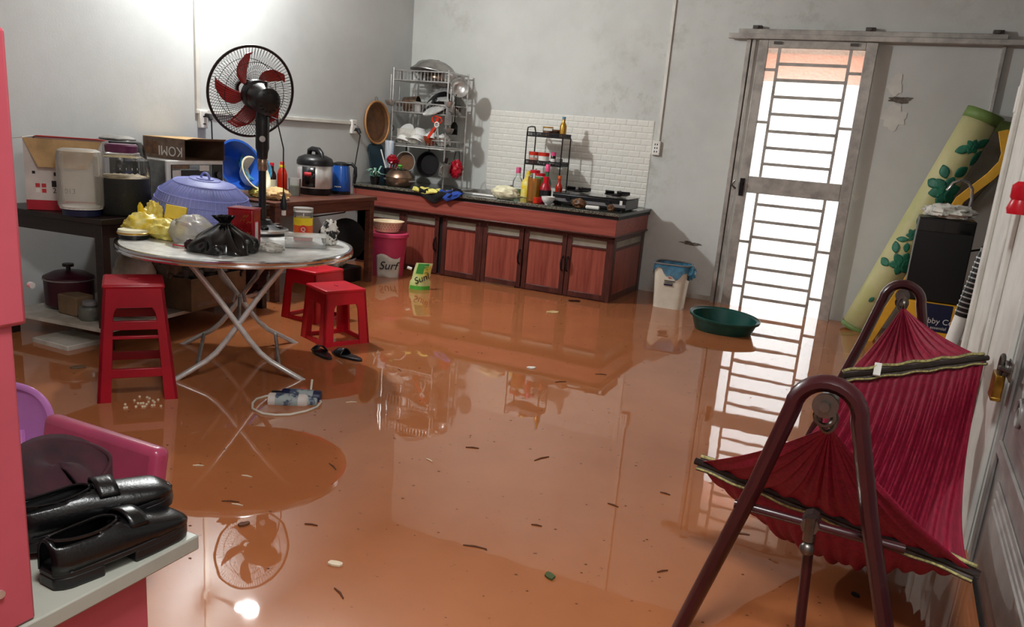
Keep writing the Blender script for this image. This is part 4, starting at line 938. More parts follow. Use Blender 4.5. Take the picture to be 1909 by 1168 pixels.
ws(MB().box(-4.32, -3.86, 5.05, 5.40, .0, .18), 'black_crate', 'black_plastic', 'black plastic crate under the side table carrying the grey pot', 'crate', (-4.09, 5.22, 0), bevel=.01)
ws(MB().lump((-3.95, 5.14, .27), (.10, .10, .09), .3, 3, 52, flat=.95), 'grey_carrier_bag', 'clear_bag', 'pale plastic bag on the black crate under the side table', 'bag', (-3.95, 5.14, .18))
bk = thing('pink_bucket', 'pink lidded bucket with a white printed label beside the side table leg', 'bucket', (-3.86, 5.78, 0))
MB().lathe([(0, 0), (.125, 0), (.155, .40), (.148, .40), (.12, .006), (0, .006)], 36, cap=False).build('body', 'pink_plastic', bk)
MB().lathe([(.166, .395), (.17, .40), (.168, .425), (.15, .432), (.13, .425), (0, .425)], 36, cap=False).build('lid', 'pink_plastic', bk)
cdir = Vector((.555, -.832, 0)); sdir = Vector((.832, .555, 0)); a0 = math.atan2(cdir.y, cdir.x)
MB().grid(lambda u, v: ((.1285+.075*(.04+.2*v)+.001)*math.cos(a0-.75+1.5*u), (.1285+.075*(.04+.2*v)+.001)*math.sin(a0-.75+1.5*u), .04+.2*v+.02*math.sin(u*6)), 14, 6).build('label', 'skin_white', bk, thick=.0006)
text('label_text', 'Surf', .095, 'print_black', bk, cdir*.1485+Vector((0, 0, .16)), sdir, (0, 0, 1), .004, shear=.25)
bsk = thing('cream_basket', 'cream perforated plastic basket on top of the pink bucket', 'basket', (-3.88, 5.78, .434))
MB().lathe([(0, 0), (.095, 0), (.135, .085), (.142, .088), (.128, .085), (.09, .006), (0, .006)], 32, cap=False).build('basket', 'basket', bsk)
m = MB()
for j in range(3):
    for i in range(30):
        a = 2*math.pi*(i+.5*j)/30; z = .028+.02*j; r = .0958+.04*z/.085*.98+.0015
        m.ball((r*math.cos(a), r*math.sin(a), z), .0035, 6, 4)
m.build('holes', 'print_black', bsk)
ws(MB().tube([(-4.0, 4.7, .64), (-3.95, 4.9, .60), (-3.9, 5.2, .62), (-3.92, 5.36, .70)], .005, 6), 'loose_cable', 'black_cord', 'black cable sagging below the side table top', 'cable', (-3.95, 5.0, .6))

# ================================================================== ROUND TABLE
RT = Vector((-2.972, 3.095, 0)); RR = .572; ZR = .68
rtb = thing('round_table', 'round stainless steel folding table standing in the water', 'table', (RT.x, RT.y, 0), R(43))
MB().lathe([(0, ZR-.012), (RR-.02, ZR-.012), (RR-.012, ZR-.004), (RR-.012, ZR), (0, ZR)], 72, cap=False).build('tabletop', 'table_steel', rtb)
MB().lathe([(RR-.03, ZR-.03), (RR-.002, ZR-.03), (RR, ZR-.022), (RR-.003, ZR-.016), (RR, ZR-.01), (RR-.002, ZR+.001), (RR-.012, ZR+.003), (RR-.03, ZR-.004)], 72, cap=False).build('rim', 'chrome', rtb)
MB().lathe([(RR-.03, ZR-.03), (RR-.10, ZR-.02), (0, ZR-.014)], 60, cap=False).build('underside', 'steel_dull', rtb)
for sy in (-1, 1):
    for sx in (-1, 1):
        yo = sy*(.30+(.016 if sx > 0 else 0))
        pts = [(-.23*sx, yo, ZR-.03), (-.10*sx, yo, .475), (.05*sx, yo, .255), (.10*sx, yo, .19), (.15*sx, yo, .145), (.21*sx, yo+sy*.015, .11), (.27*sx, yo+sy*.03, .075), (.31*sx, yo+sy*.03, .05)]
        MB().tube(pts, .0135, 10).build('leg', 'steel_light', rtb)
for sx in (-1, 1):
    MB().cyl((.19*sx, -.31, .12), (.19*sx, .31, .12), .010, n=10).build('foot_bar', 'steel_dull', rtb)
    MB().cyl((-.23*sx, -.30, ZR-.04), (-.23*sx, .30, ZR-.04), .010, n=10).build('top_bar', 'steel_dull', rtb)
MB().cyl((.0, -.31, .33), (.0, .31, .33), .010, n=10).build('pivot_bar', 'steel_dull', rtb)
for sx in (-1, 1):
    MB().tube([(.12*sx, .05, ZR-.03), (.09*sx, .03, .5), (.02*sx, .02, .42), (.03*sx, .02, .37)], .010, 8).build('brace', 'steel_dull', rtb)
ZI = ZR+.002
# food cover
fc = thing('food_cover', 'lilac-blue mesh food cover dome on the round table', 'food cover', (-3.40, 3.265, ZI+.032), rot=(0, R(7), 0))
FR = .258
prof = [(FR, 0), (FR+.004, .03), (FR-.002, .10), (FR-.03, .17), (FR-.10, .225), (.08, .245), (0, .248)]
MB().lathe(prof, 48, cap=False).build('mesh_dome', 'cover_mesh', fc, thick=.002)
m = MB()
for r, z in ((FR+.002, .006), (FR+.004, .03), (FR+.001, .075), (FR-.012, .13), (FR-.03, .17), (FR-.10, .225), (.08, .246)):
    m.tube([(r*math.cos(2*math.pi*i/48), r*math.sin(2*math.pi*i/48), z) for i in range(48)], .0035, 5, closed=True)
m.build('rings', 'cover_blue', fc)
m = MB()
for i in range(72):
    a = 2*math.pi*i/72; c, s = math.cos(a), math.sin(a)
    m.tube([((r+.001)*c, (r+.001)*s, z) for r, z in ((FR, .0), (FR+.004, .03), (FR-.002, .10), (FR-.03, .17), (FR-.10, .225))], .0014 if i % 6 else .003, 4)
m.build('ribs', 'cover_blue', fc)
MB().tube(arc((0, 0, .25), .03, 0, math.pi, 10, 'xz'), .006, 8).cyl((0, 0, .246), (0, 0, .252), .045).build('knob_ring', 'cover_blue', fc)
# black carrier bag
def knot_bag(name, label, cat, loc, r, h, m, seed, folds=9, amp=.12):
    t = thing(name, label, cat, loc)
    def fn(u, v):
        a = 2*math.pi*u
        if v < .75:
            k = v/.75; rr = r*(.95+.35*k-.3*k*k) * (1-k**1.9*.86); z = h*(k**1.15)*.8
        else:
            k = (v-.75)/.25; rr = r*(.14+.16*k); z = h*(.8+.2*k)
        f = 1+amp*((2*abs(math.sin(a*folds*.5+seed+v*1.5+1.3*math.sin(a*2)))-1)*(.25+v*.7)+noise.noise(Vector((math.cos(a)*2+seed, math.sin(a)*2, v*3)))*1.6)
        return (rr*f*math.cos(a), rr*f*math.sin(a), z+.02*h*noise.noise(Vector((math.cos(a)*3, math.sin(a)*3, v*5+seed))) if v > .02 else 0)
    MB().grid(fn, 72, 26).build('bag', m, t, ang=60)
    MB().tube([(r*.16*math.cos(2*math.pi*i/12), r*.16*math.sin(2*math.pi*i/12), h*.79) for i in range(12)], .008, 6, closed=True).build('knot', m, t)
    return t
kbg = knot_bag('black_carrier_bag', 'knotted shiny black plastic bag at the front of the round table', 'bag', (-2.83, 2.86, ZI), .15, .165, 'black_bag', 2, 11, .17)
ws(MB().lump((-2.94, 2.76, ZI+.02), (.035, .03, .025), .3, 4, 61, flat=.7), 'dark_scrap', 'dark_cloth', 'small dark red scrap beside the knotted black bag', 'scrap', (-2.94, 2.76, ZI))
tn = thing('red_tin', 'tall red rectangular tin with gold flowers behind the black bag', 'tin', (-2.90, 3.06, ZI), R(20))
MB().box(-.065, .065, -.05, .05, 0, .185).build('body', 'tin_red', tn, bevel=.008)
MB().box(-.067, .067, -.052, .052, .18, .188).build('rim', 'dark_red_plastic', tn, bevel=.003)
MB().box(.0652, .066, -.03, .012, .015, .125).build('side_label', 'pink_plastic', tn, smooth=False)
MB().box(.0655, .0665, -.025, .007, .02, .12).build('side_text', 'box_white', tn, smooth=False)
random.seed(5)
for i in range(7):
    x = -.05+.1*random.random(); z = .05+.10*random.random()
    MB().tube([(x-.012, -.0505, z), (x-.004, -.0505, z+.012), (x+.006, -.0505, z+.004), (x+.012, -.0505, z+.014)], .0016, 4).build('gold_flower', 'gold', tn)
cj = thing('label_jar', 'clear plastic jar with a yellow and orange printed label on the round table', 'jar', (-2.84, 3.43, ZI))
MB().lathe([(0, 0), (.048, 0), (.05, .006), (.05, .15), (.046, .155)], 26, cap=False).build('body', 'clear_plastic', cj)
MB().lathe([(0, .155), (.052, .155), (.052, .175), (0, .177)], 26, cap=False).build('lid', 'milky_plastic', cj)
for z0, z1, mm in ((.085, .125, 'yellow'), (.03, .085, 'orange'), (.02, .03, 'green'), (.003, .02, 'orange_red')):
    MB().lathe([(.0508, z0), (.0508, z1)], 26, cap=False).build('label_band', mm, cj)
d_ = Vector((2.84, -3.43, 0)).normalized()
MB().cyl(d_*.0500+Vector((0, 0, .065)), d_*.0525+Vector((0, 0, .065)), .024).build('label_disc', 'orange_red', cj)
text('label_text', 'Q', .03, 'print_white', cj, d_*.0530+Vector((0, 0, .065)), (-d_.y, d_.x, 0), (0, 0, 1))
cbx = thing('clear_box', 'low clear plastic box in front of the label jar', 'box', (-2.70, 3.28, ZI), R(40))
for q in ((-.10, .10, -.065, -.063), (-.10, .10, .063, .065), (-.10, -.098, -.063, .063), (.098, .10, -.063, .063)): MB().box(*q, .002, .055).build('wall', 'clear_plastic', cbx, smooth=False)
MB().box(-.10, .10, -.065, .065, 0, .002).build('base', 'clear_plastic', cbx, smooth=False)
MB().box(-.104, .104, -.069, .069, .055, .061).build('lid', 'milky_plastic', cbx, bevel=.002)
ws(MB().lump((-2.675, 3.445, ZI+.055), (.045, .045, .07), .3, 3.5, 71, flat=.78), 'patterned_cloth', 'pattern_cloth', 'crumpled black and white patterned cloth at the right of the round table', 'cloth', (-2.675, 3.445, ZI))
ws(MB().lump((-2.70, 3.02, ZI+.018), (.07, .05, .022), .35, 3, 72, flat=.75), 'clear_wrapper', 'clear_bag', 'flat clear plastic wrapper right of the red tin', 'wrapper', (-2.70, 3.02, ZI))
jl = thing('jar_lid_dish', 'gold-edged dark jar lid at the left edge of the round table', 'lid', (-3.36, 2.79, ZI))
MB().lathe([(0, 0), (.068, 0), (.07, .008), (.07, .02), (0, .02)], 28, cap=False).build('base', 'black_plastic', jl)
MB().lathe([(.0, .02), (.072, .02), (.074, .03), (.07, .043), (.0, .045)], 28, cap=False).build('top', 'cream', jl)
MB().tube([(.072*math.cos(2*math.pi*i/28), .072*math.sin(2*math.pi*i/28), .027) for i in range(28)], .005, 6, closed=True).build('edge', 'gold', jl)
yb = thing('yellow_bag', 'bright yellow plastic bag with a knotted ear at the left of the round table', 'bag', (-3.395, 2.875, ZI))
MB().lump((0, 0, .05), (.10, .075, .06), .25, 2.6, 81, flat=.83).build('bag', 'yellow_bag', yb)
MB().lump((-.035, .02, .125), (.015, .012, .035), .2, 3, 82).build('ear', 'yellow', yb)
ws(MB().lump((-3.275, 2.90, ZI+.04), (.11, .07, .055), .25, 2.6, 83, flat=.75), 'pale_yellow_packet', 'pale_yellow_bag', 'pale yellow packet lying in front of the food cover', 'packet', (-3.275, 2.90, ZI))
ws(MB().lump((-3.085, 2.905, ZI+.055), (.115, .10, .08), .22, 2.2, 84, flat=.68), 'clear_food_bag', 'clear_bag', 'clear plastic bag of food between the yellow packet and the black bag', 'bag', (-3.06, 2.93, ZI))
ws(place(MB().box(-.05, .05, -.03, .03, 0, .07), tilt((-3.28, 2.975, ZI+.085), R(-15), R(8), R(40))), 'yellow_carton', 'yellow', 'small yellow carton on top of the clutter before the food cover', 'box', (-3.28, 2.975, ZI+.08), bevel=.004)
rl = thing('red_lid_tub', 'small tub with a red lid beneath the yellow carton', 'tub', (-3.265, 2.975, ZI))
MB().lathe([(0, 0), (.05, 0), (.055, .06), (0, .06)], 22, cap=False).build('tub', 'white', rl)
MB().lathe([(0, .06), (.06, .06), (.06, .078), (0, .08)], 22, cap=False).build('lid', 'red_plastic', rl)
ws(MB().lump((-3.42, 2.965, ZI+.08), (.05, .045, .08), .3, 3, 86, flat=.98), 'brown_yellow_bag', 'pale_yellow_bag', 'yellow-brown printed snack bag beside the pickle jar', 'bag', (-3.42, 2.965, ZI))
ws(MB().tube([(-3.10, 2.80, ZI+.003), (-3.06, 2.76, ZI+.008), (-3.01, 2.78, ZI+.004), (-2.97, 2.80, ZI+.01), (-2.98, 2.84, ZI+.004)], .0035, 5), 'red_string', 'print_red', 'thin red string on the table left of the black bag', 'string', (-3.04, 2.8, ZI))

# ---- pedestal fan standing on the round table
FB = Vector((-3.15, 3.46, ZI))
fan = thing('pedestal_fan', 'black pedestal fan with red blades on the round table, seen from behind', 'fan', FB)
base = MB().lathe([(0, 0), (.135, 0), (.14, .012), (.135, .03), (.10, .04), (.06, .052), (.045, .075), (0, .078)], 40, cap=False).build('base', 'black_plastic', fan)
MB().lathe([(.137, .010), (.143, .014), (.140, .026), (.131, .032)], 40, cap=False).build('base_trim', 'steel_dull', base)
for a in (20, -40, 80, 150): MB().box(.065, .115, -.02, .02, .034, .048, Matrix.Rotation(R(a), 4, 'Z')).build('base_slot', 'black_gloss', base, bevel=.006)
MB().cyl((0, 0, .06), (0, 0, .42), .020, n=16).build('pole', 'black_plastic', fan)
MB().lathe([(.021, .34), (.025, .345), (.025, .40), (.021, .405)], 18, cap=False).build('copper_ring', 'copper_steel', fan)
MB().lathe([(.022, .40), (.028, .41), (.030, .44), (.036, .46), (.036, .60), (.032, .66), (0, .67)], 20, cap=False).build('control_column', 'black_plastic', fan)
col_ = d2_ = Vector((3.12, -3.42, 0)).normalized()
MB().cyl(d2_*.034+Vector((0, 0, .51)), d2_*.046+Vector((0, 0, .51)), .016).build('dial', 'steel_dull', fan)
ax = Vector((-.89, .37, .22)).normalized(); C0 = Vector((-3.235, 3.47, 1.43)) - FB
q = ax.to_track_quat('Z', 'Y')
HM = Matrix.Translation(C0) @ q.to_matrix().to_4x4()
mot = MB().lathe([(0, -.22), (.052, -.218), (.07, -.205), (.075, -.165), (.075, -.11), (.066, -.08), (.08, -.075), (.08, -.045), (0, -.04)], 28, M=HM, cap=False)
mo = mot.build('motor_housing', 'black_plastic', fan)
m = MB()
for i in range(14):
    a = 2*math.pi*i/14; m.cbox((.05*math.cos(a), .05*math.sin(a), -.198), (.012, .004, .006), HM @ Matrix.Translation((0, 0, -.02)))
m.build('vents', 'black_gloss', mo)
MB().tube([HM @ Vector((0, 0, -.10)), HM @ Vector((0, 0, -.10)) - Vector((0, 0, .05)), Vector((0, 0, .66))], [.035, .034, .03], 12).build('neck', 'black_plastic', fan)
MB().cyl(HM @ Vector((0, .05, -.16)), HM @ Vector((0, .095, -.16)), .008).build('oscillation_knob', 'black_plastic', mo)
CR = .238
ring = [HM @ Vector((CR*math.cos(2*math.pi*i/64), CR*math.sin(2*math.pi*i/64), 0)) for i in range(64)]
MB().tube(ring, .0075, 8, closed=True).build('guard_ring', 'dark_wood', fan)
for nm, zz, zo in (('rear_guard', -.065, -1), ('front_guard', .085, 1)):
    m = MB()
    for i in range(84):
        a = 2*math.pi*i/84; tw = .30*zo
        pts = []
        for k in range(6):
            f = k/5; r = CR*(1-f)+.055*f; aa = a+tw*f; pts.append(HM @ Vector((r*math.cos(aa), r*math.sin(aa), zz*math.sin(f*math.pi/2)**.8)))
        m.tube(pts, .0012, 4, caps=False)
    for r, f in ((.165, .4), (.055, 1)): m.tube([HM @ Vector((r*math.cos(2*math.pi*i/40), r*math.sin(2*math.pi*i/40), zz*math.sin(f*math.pi/2)**.8)) for i in range(40)], .0018, 4, closed=True)
    m.build(nm, 'black_metal', fan)
MB().lathe([(.035, .083), (.05, .083), (.05, .092), (.035, .092)], 24, M=HM, cap=False).build('front_badge_ring', 'black_plastic', fan)
MB().lathe([(0, -.03), (.035, -.03), (.038, 0), (.03, .03), (0, .035)], 20, M=HM, cap=False).build('hub', 'blade_red', fan)
for b_ in range(5):
    a0_ = 2*math.pi*b_/5+R(-22)
    def fn(u, v):
        r = .03+.175*u; sweep = .55*u*u; wd = (.34+.72*math.sin(min(1, u*1.1)*math.pi*.85))*.62*(1 if u < .9 else .8)
        a = a0_+sweep+(v-.5)*wd*(1.25-.45*u); tz = (v-.5)*.045*(1-.3*u)
        return HM @ Vector((r*math.cos(a), r*math.sin(a), tz))
    MB().grid(fn, 12, 6).build('blade', 'blade_red', fan, thick=.0025)

# ================================================================== STOOLS
def stool(label, loc, rz, h, wt, wb, m, rails, arch, group, lw=.36):
    t = thing('plastic_stool', label, 'stool', loc, rz, group)
    def hw(z): return wb/2+(wt/2-wb/2)*z/h
    MB().box(-wt/2-.006, wt/2+.006, -wt/2-.006, wt/2+.006, h-.022, h).build('seat', m, t, bevel=.014, seg=3)
    MB().tube([(-.02, 0, h+.0005), (.02, 0, h+.0005)], .004, 6).build('grip_hole', 'dark_red_plastic', t)
    for k in range(4):
        M = Matrix.Rotation(k*math.pi/2, 4, 'Z')
        def P(u, z, off=0): w = hw(z); return M @ Vector((u*w, -w+off, z))
        ui = 1-lw
        out = [(-1, 0), (-ui, 0), (-ui, arch-.05)]
        for i in range(1, 6):
            a = math.pi-(math.pi/2)*i/6; out.append((-ui+.25*ui*(1+math.cos(a)), arch-.05+.05*math.sin(a)))
        out += [(-x, z) for x, z in reversed(out[3:])]+[(ui, arch-.05), (ui, 0), (1, 0), (1, h-.01), (-1, h-.01)]
        n = len(out); V = [P(u, z) for u, z in out]+[P(u, z, .012) for u, z in out]
        mb = MB().add(V, [tuple(range(n)), tuple(range(2*n-1, n-1, -1))]+[(i, n+i, n+(i+1) % n, (i+1) % n) for i in range(n)])
        mb.build('side_panel', m, t, bevel=.0)
        for z0, z1 in rails:
            V = [P(-.96, z0, .004), P(.96, z0, .004), P(.96, z1, .004), P(-.96, z1, .004), P(-.96, z0, .018), P(.96, z0, .018), P(.96, z1, .018), P(-.96, z1, .018)]
            MB().add(V, [(0, 1, 2, 3), (7, 6, 5, 4), (0, 4, 5, 1), (2, 6, 7, 3), (1, 5, 6, 2), (0, 3, 7, 4)]).build('rail', m, t, bevel=.003)
    return t
stool('tall dark red plastic stool in front of the dark table', (-2.975, 2.46, 0), R(50.5), .575, .235, .335, 'dark_red_plastic', ((.375, .415), (.335, .35), (.165, .205)), .475, 'red plastic stools', .34)
stool('low red plastic stool nearest the viewer, right of the round table', (-2.87, 3.765, 0), R(-25), .385, .25, .305, 'red_plastic', ((.055, .085),), .30, 'red plastic stools', .42)
stool('low red plastic stool half hidden behind the other low stool', (-3.31, 4.12, 0), R(-5), .39, .25, .305, 'red_plastic', ((.055, .085),), .30, 'red plastic stools', .42)

# ================================================================== THINGS IN THE WATER
# black slippers
def slipper(loc, rz, label):
    t = thing('slipper', label, 'slipper', loc, rz, 'black slippers')
    P = [(.04*math.cos(a)*(1 if math.sin(a) > 0 else .85), .115*math.sin(a)) for a in [2*math.pi*i/24 for i in range(24)]]
    MB().prism(P, .022).build('sole', 'black_plastic', t, bevel=.005)
    MB().grid(lambda u, v: ((u-.5)*.078, .01+.06*v, .02+.035*math.sin(u*math.pi)*(1-.3*v)), 10, 4).build('strap', 'black_plastic', t, thick=.005)
slipper((-2.72, 3.46, WL-.008), R(60), 'black slipper nearer the round table foot')
slipper((-2.59, 3.51, WL-.008), R(80), 'black slipper farther from the round table foot')
# two lying spray cans and a white cord
def can(p0, p1, r, label, bm, capm):
    t = thing('spray_can', label, 'spray can', p0, group='cans floating by the white cord')
    d = Vector(p1)-Vector(p0); MQ = d.to_track_quat('Z', 'Y').to_matrix().to_4x4(); L = d.length
    MB().lathe([(0, 0), (r*.9, 0), (r, .006), (r, L*.74), (r*.9, L*.78), (r*.55, L*.82), (0, L*.82)], 22, M=MQ, cap=False).build('body', bm, t)
    MB().lathe([(0, L*.80), (r*.6, L*.80), (r*.6, L*.97), (r*.5, L), (0, L)], 18, M=MQ, cap=False).build('cap', capm, t)
    MB().lathe([(r+.0008, L*.15), (r+.0008, L*.62)], 22, M=MQ, cap=False).build('label', 'can_body', t)
can((-2.41, 2.69, WL+.012), (-2.225, 2.80, WL+.012), .034, 'pale printed can lying in front in the water beside the white cord', 'box_white', 'can_body')
can((-2.25, 2.86, WL+.012), (-2.45, 2.755, WL+.014), .032, 'dark blue printed can lying behind the pale can in the water', 'navy', 'black_plastic')
ws(MB().tube([(-2.36, 2.93, .12), (-2.35, 2.91, .075), (-2.343, 2.884, WL+.004), (-2.30, 2.87, WL+.004), (-2.225, 2.83, WL+.004), (-2.197, 2.762, WL+.004), (-2.20, 2.69, WL+.004), (-2.226, 2.616, WL+.004), (-2.27, 2.575, WL+.004), (-2.324, 2.557, WL+.004), (-2.40, 2.575, WL+.004), (-2.45, 2.63, WL+.004), (-2.475, 2.681, WL+.004), (-2.47, 2.74, WL+.004), (-2.44, 2.78, WL+.004), (-2.41, 2.79, WL+.008)], .0055, 8), 'white_cable', 'cord_white', 'white cable looping around the cans on the water', 'cable', (-2.35, 2.7, WL))
# seeds by the tall stool
random.seed(3); m = MB()
for i in range(22): m.ball((-2.80+random.gauss(0, .04), 2.36+random.gauss(0, .045), WL+.003), .006, 6, 4)
tag(ws(m, 'floating_seeds', 'debris_pale', 'cluster of tiny pale seeds floating by the tall stool', 'seeds', (-2.8, 2.36, WL)), kind='stuff')
# detergent pouch
po = thing('detergent_pouch', 'green and white detergent refill pouch standing in the water by the cabinet', 'pouch', (-3.33, 5.45, WL-.01), R(34))
def pf(side):
    def fn(u, v):
        w = .075*(1-.12*v)+(.01 if v < .4 else 0); k = math.sin(u*math.pi)*(.034*(1-v)**.7+.006)
        return ((u-.5)*2*w+.03*v*v, side*k-.02*v, v*.225)
    return fn
o1 = MB().grid(pf(-1), 12, 12).build('front_film', 'pouch_film', po)
MB().grid(pf(1), 12, 12).build('back_film', 'bright_green', po)
def pf2(v0, v1, u0, u1):
    f = pf(-1)
    def g(u, v):
        p = f(u0+(u1-u0)*u, v0+(v1-v0)*v); return (p[0], p[1]-.0015, p[2])
    return g
MB().grid(pf2(0, .18, .02, .98), 8, 3).build('green_base', 'bright_green', po)
MB().grid(pf2(.62, .98, .15, .8), 8, 4).build('green_top', 'green', po)
MB().grid(pf2(.45, .9, .55, .98), 6, 4).build('yellow_patch', 'pale_yellow_bag', po)
text('brand_text', 'Sunl', .075, 'navy', po, (.01, -.040, .10), (1, 0, .45), (-.3, -.1, 1), .002, shear=.2)
MB().cyl((-.07, 0, .17), (-.105, 0, .18), .012).build('spout', 'white', po)
# waste bin with blue liner
wbn = thing('waste_bin', 'white waste bin with a blue bag over its rim by the back wall', 'bin', (-1.535, 6.40, .0), R(4))
def sq(r, d, n=40):
    out = []
    for i in range(n):
        a = 2*math.pi*i/n; c, s = math.cos(a), math.sin(a); k = (abs(c)**5+abs(s)**5)**(-1/5); out.append((r*k*c, d*k*s))
    return out
def loft(rings, close=True):
    n = len(rings[0]); V = [p for r_ in rings for p in r_]; F = []
    for i in range(len(rings)-1):
        for j in range(n): F.append((i*n+j, i*n+(j+1) % n, (i+1)*n+(j+1) % n, (i+1)*n+j))
    return MB().add(V, F)
loft([[(x, y, z) for x, y in sq(r, d)] for r, d, z in ((.115, .095, 0), (.125, .105, .2), (.14, .118, .40), (.135, .113, .40), (.12, .10, .2), (.11, .09, .02))]).build('body', 'bin_white', wbn)
def liner(v): return [((.143+.006*math.sin(i*1.9))*k[0]/.143, (.121+.006*math.sin(i*2.3))*k[1]/.121, z) for i, k in enumerate(sq(.143, .121)) for z in (v[i % len(v)],)]
drp = [.345+.035*math.sin(i*.55)+.02*math.sin(i*1.7) for i in range(40)]
loft([[(k[0]*1.06, k[1]*1.06, drp[i]) for i, k in enumerate(sq(.143, .121))], [(k[0]*1.03, k[1]*1.03, .385) for k in sq(.143, .121)], [(k[0]*1.02, k[1]*1.02, .412) for k in sq(.143, .121)], [(k[0]*.9, k[1]*.9, .408) for k in sq(.143, .121)], [(k[0]*.8, k[1]*.8, .30) for k in sq(.143, .121)]]).build('liner', 'blue_film', wbn)
MB().lump((.155, -.06, .365), (.035, .03, .05), .4, 4, 91).build('liner_knot', 'blue_film', wbn)
MB().tube([(k[0]*1.02, k[1]*1.02, .418) for k in sq(.143, .121)], .007, 6, closed=True).build('rim', 'box_grey', wbn)
for z0, z1, x0, x1, mm in ((.285, .29, -.04, .045, 'print_black'), (.272, .275, -.04, .03, 'navy'), (.25, .262, -.04, .03, 'navy'), (.31, .315, -.01, .012, 'print_red')):
    MB().box(x0, x1, -.1185, -.112, z0, z1).build('label_line', mm, wbn, smooth=False)
# floating green basin
gb = thing('green_basin', 'dark green plastic basin floating tilted on the water before the door', 'basin', (-.985, 5.83, WL-.01), rot=(R(4), R(3), 0))
MB().lathe([(0, 0), (.185, 0), (.20, .01), (.235, .105), (.252, .108), (.255, .118), (.245, .122), (.228, .115), (.195, .014), (0, .01)], 44, cap=False, sx=1, sy=.82).build('basin', 'green_basin', gb)
MB().tube([(.25*math.cos(2*math.pi*i/40), .25*.82*math.sin(2*math.pi*i/40), .122) for i in range(40)], .005, 6, closed=True).build('rim', 'green_basin', gb)

# floating debris
def twig(x, y, L, a, m, label, k='twig'):
    d = Vector((math.cos(a), math.sin(a), 0))*L/2; c = Vector((x, y, WL+.002))
    s = Vector((-d.y, d.x, 0)).normalized()*L*.06
    ws(MB().tube([c-d, c+s, c+d], [.002, .0035, .002], 5), 'floating_'+k, m, label, k, (x, y, WL), group='floating '+k+'s')
random.seed(11)
for x, y, lb in ((-1.40, 2.77, 'straight dark twig on the water right of the stoolside reflections, mid room'), (-1.005, 2.055, 'thick dark twig drifting in the front middle of the water'), (-1.835, 1.865, 'dark twig beside the pale stalk near the desk corner'),
                (-1.514, 1.887, 'dark twig drifting right of the mirrored fan in the water'), (-1.454, 3.867, 'tiny dark twig right of the white scrap, mid room'), (-.594, 2.812, 'dark twig drifting left of the hammock tip'), (-.45, 2.248, 'dark twig left of the near hammock leg'),
                (-1.74, 2.288, 'dark twig at the right rim of the table shadow'), (-1.116, 2.839, 'short dark twig in the centre of the flooded floor'), (-1.325, 4.151, 'tiny dark twig between the white scrap and the green basin'), (-2.229, 3.488, 'dark twig drifting right of the black slippers'),
                (-1.20, 1.62, 'dark twig nearest the front edge beside the pale chip'), (-.73, 2.6, 'dark twig between the floor centre and the hammock'), (-.9, 2.3, 'dark twig just above the green leaf bit')):
    twig(x, y, .035+.045*random.random(), random.uniform(-.6, 1.2), 'debris', lb)
for x, y, lb in ((-2.135, 2.013, 'pale flat stalk on the water right of the pink chair'), (-1.932, 2.044, 'short pale stalk in the dark table shadow on the water'), (-1.80, 1.86, 'pale stalk lying against a dark twig near the desk corner'), (-1.477, 2.555, 'small pale upright stalk in the middle of the water'), (-2.12, 2.917, 'pale stalk drifting right of the white cable loop'), (-.276, 2.652, 'pale stalk on the water under the hammock tip')):
    twig(x, y, .03+.02*random.random(), random.uniform(-.8, .8), 'debris_pale', lb, 'stalk')
def chip(x, y, r, m, label, name='floating_scrap', cat='scrap', seed=1):
    P = [(r*(1+.5*noise.noise(Vector((math.cos(a)*2, math.sin(a)*2, seed))))*math.cos(a), .6*r*(1+.5*noise.noise(Vector((math.cos(a)*2, math.sin(a)*2, seed+4))))*math.sin(a)) for a in [2*math.pi*i/10 for i in range(10)]]
    solo(MB().prism(P, .006), name, m, label, cat, (x, y, WL+.001), random.random()*3, smooth=False)
chip(-2.17, 5.457, .055, 'beige_cloth', 'beige crumpled scrap floating in front of the cabinet', seed=2)
chip(-2.20, 5.985, .05, 'sauce_dark', 'dark red wrapper floating under the cabinet door with handles', 'floating_wrapper', 'wrapper', 3)
chip(-1.689, 4.002, .028, 'print_white', 'white scrap floating in the middle of the room', seed=4)
chip(-1.301, 1.736, .022, 'debris_pale', 'pale shell-like chip floating near the front of the room', seed=5)
chip(-.735, 2.025, .022, 'debris_leaf', 'little green leaf bit floating near the hammock', 'floating_leaf', 'leaf', 6)
chip(-1.686, 1.771, .018, 'debris', 'brown flake floating in the lamp reflection', seed=7)
chip(.097, 2.442, .014, 'print_black', 'black seed floating below the hammock', seed=8)
chip(-3.445, 2.511, .035, 'cardboard_dark', 'brown card scrap floating left of the tall stool', seed=9)
m = MB()
for i in range(420):
    x = random.uniform(-2.6, .3); y = random.uniform(1.3, 5.6)
    if random.random() < .35 and y > 3: continue
    r = random.uniform(.0015, .0045); m.add([(x-r, y-r*.6, WL+.001), (x+r*1.3, y-r*.3, WL+.001), (x+r, y+r, WL+.0015), (x-r*.7, y+r*.7, WL+.001)], [(0, 1, 2, 3)])
tag(m.build('floating_specks', 'debris', smooth=False), 'scatter of tiny brown specks floating on the muddy water', 'specks', kind='stuff')

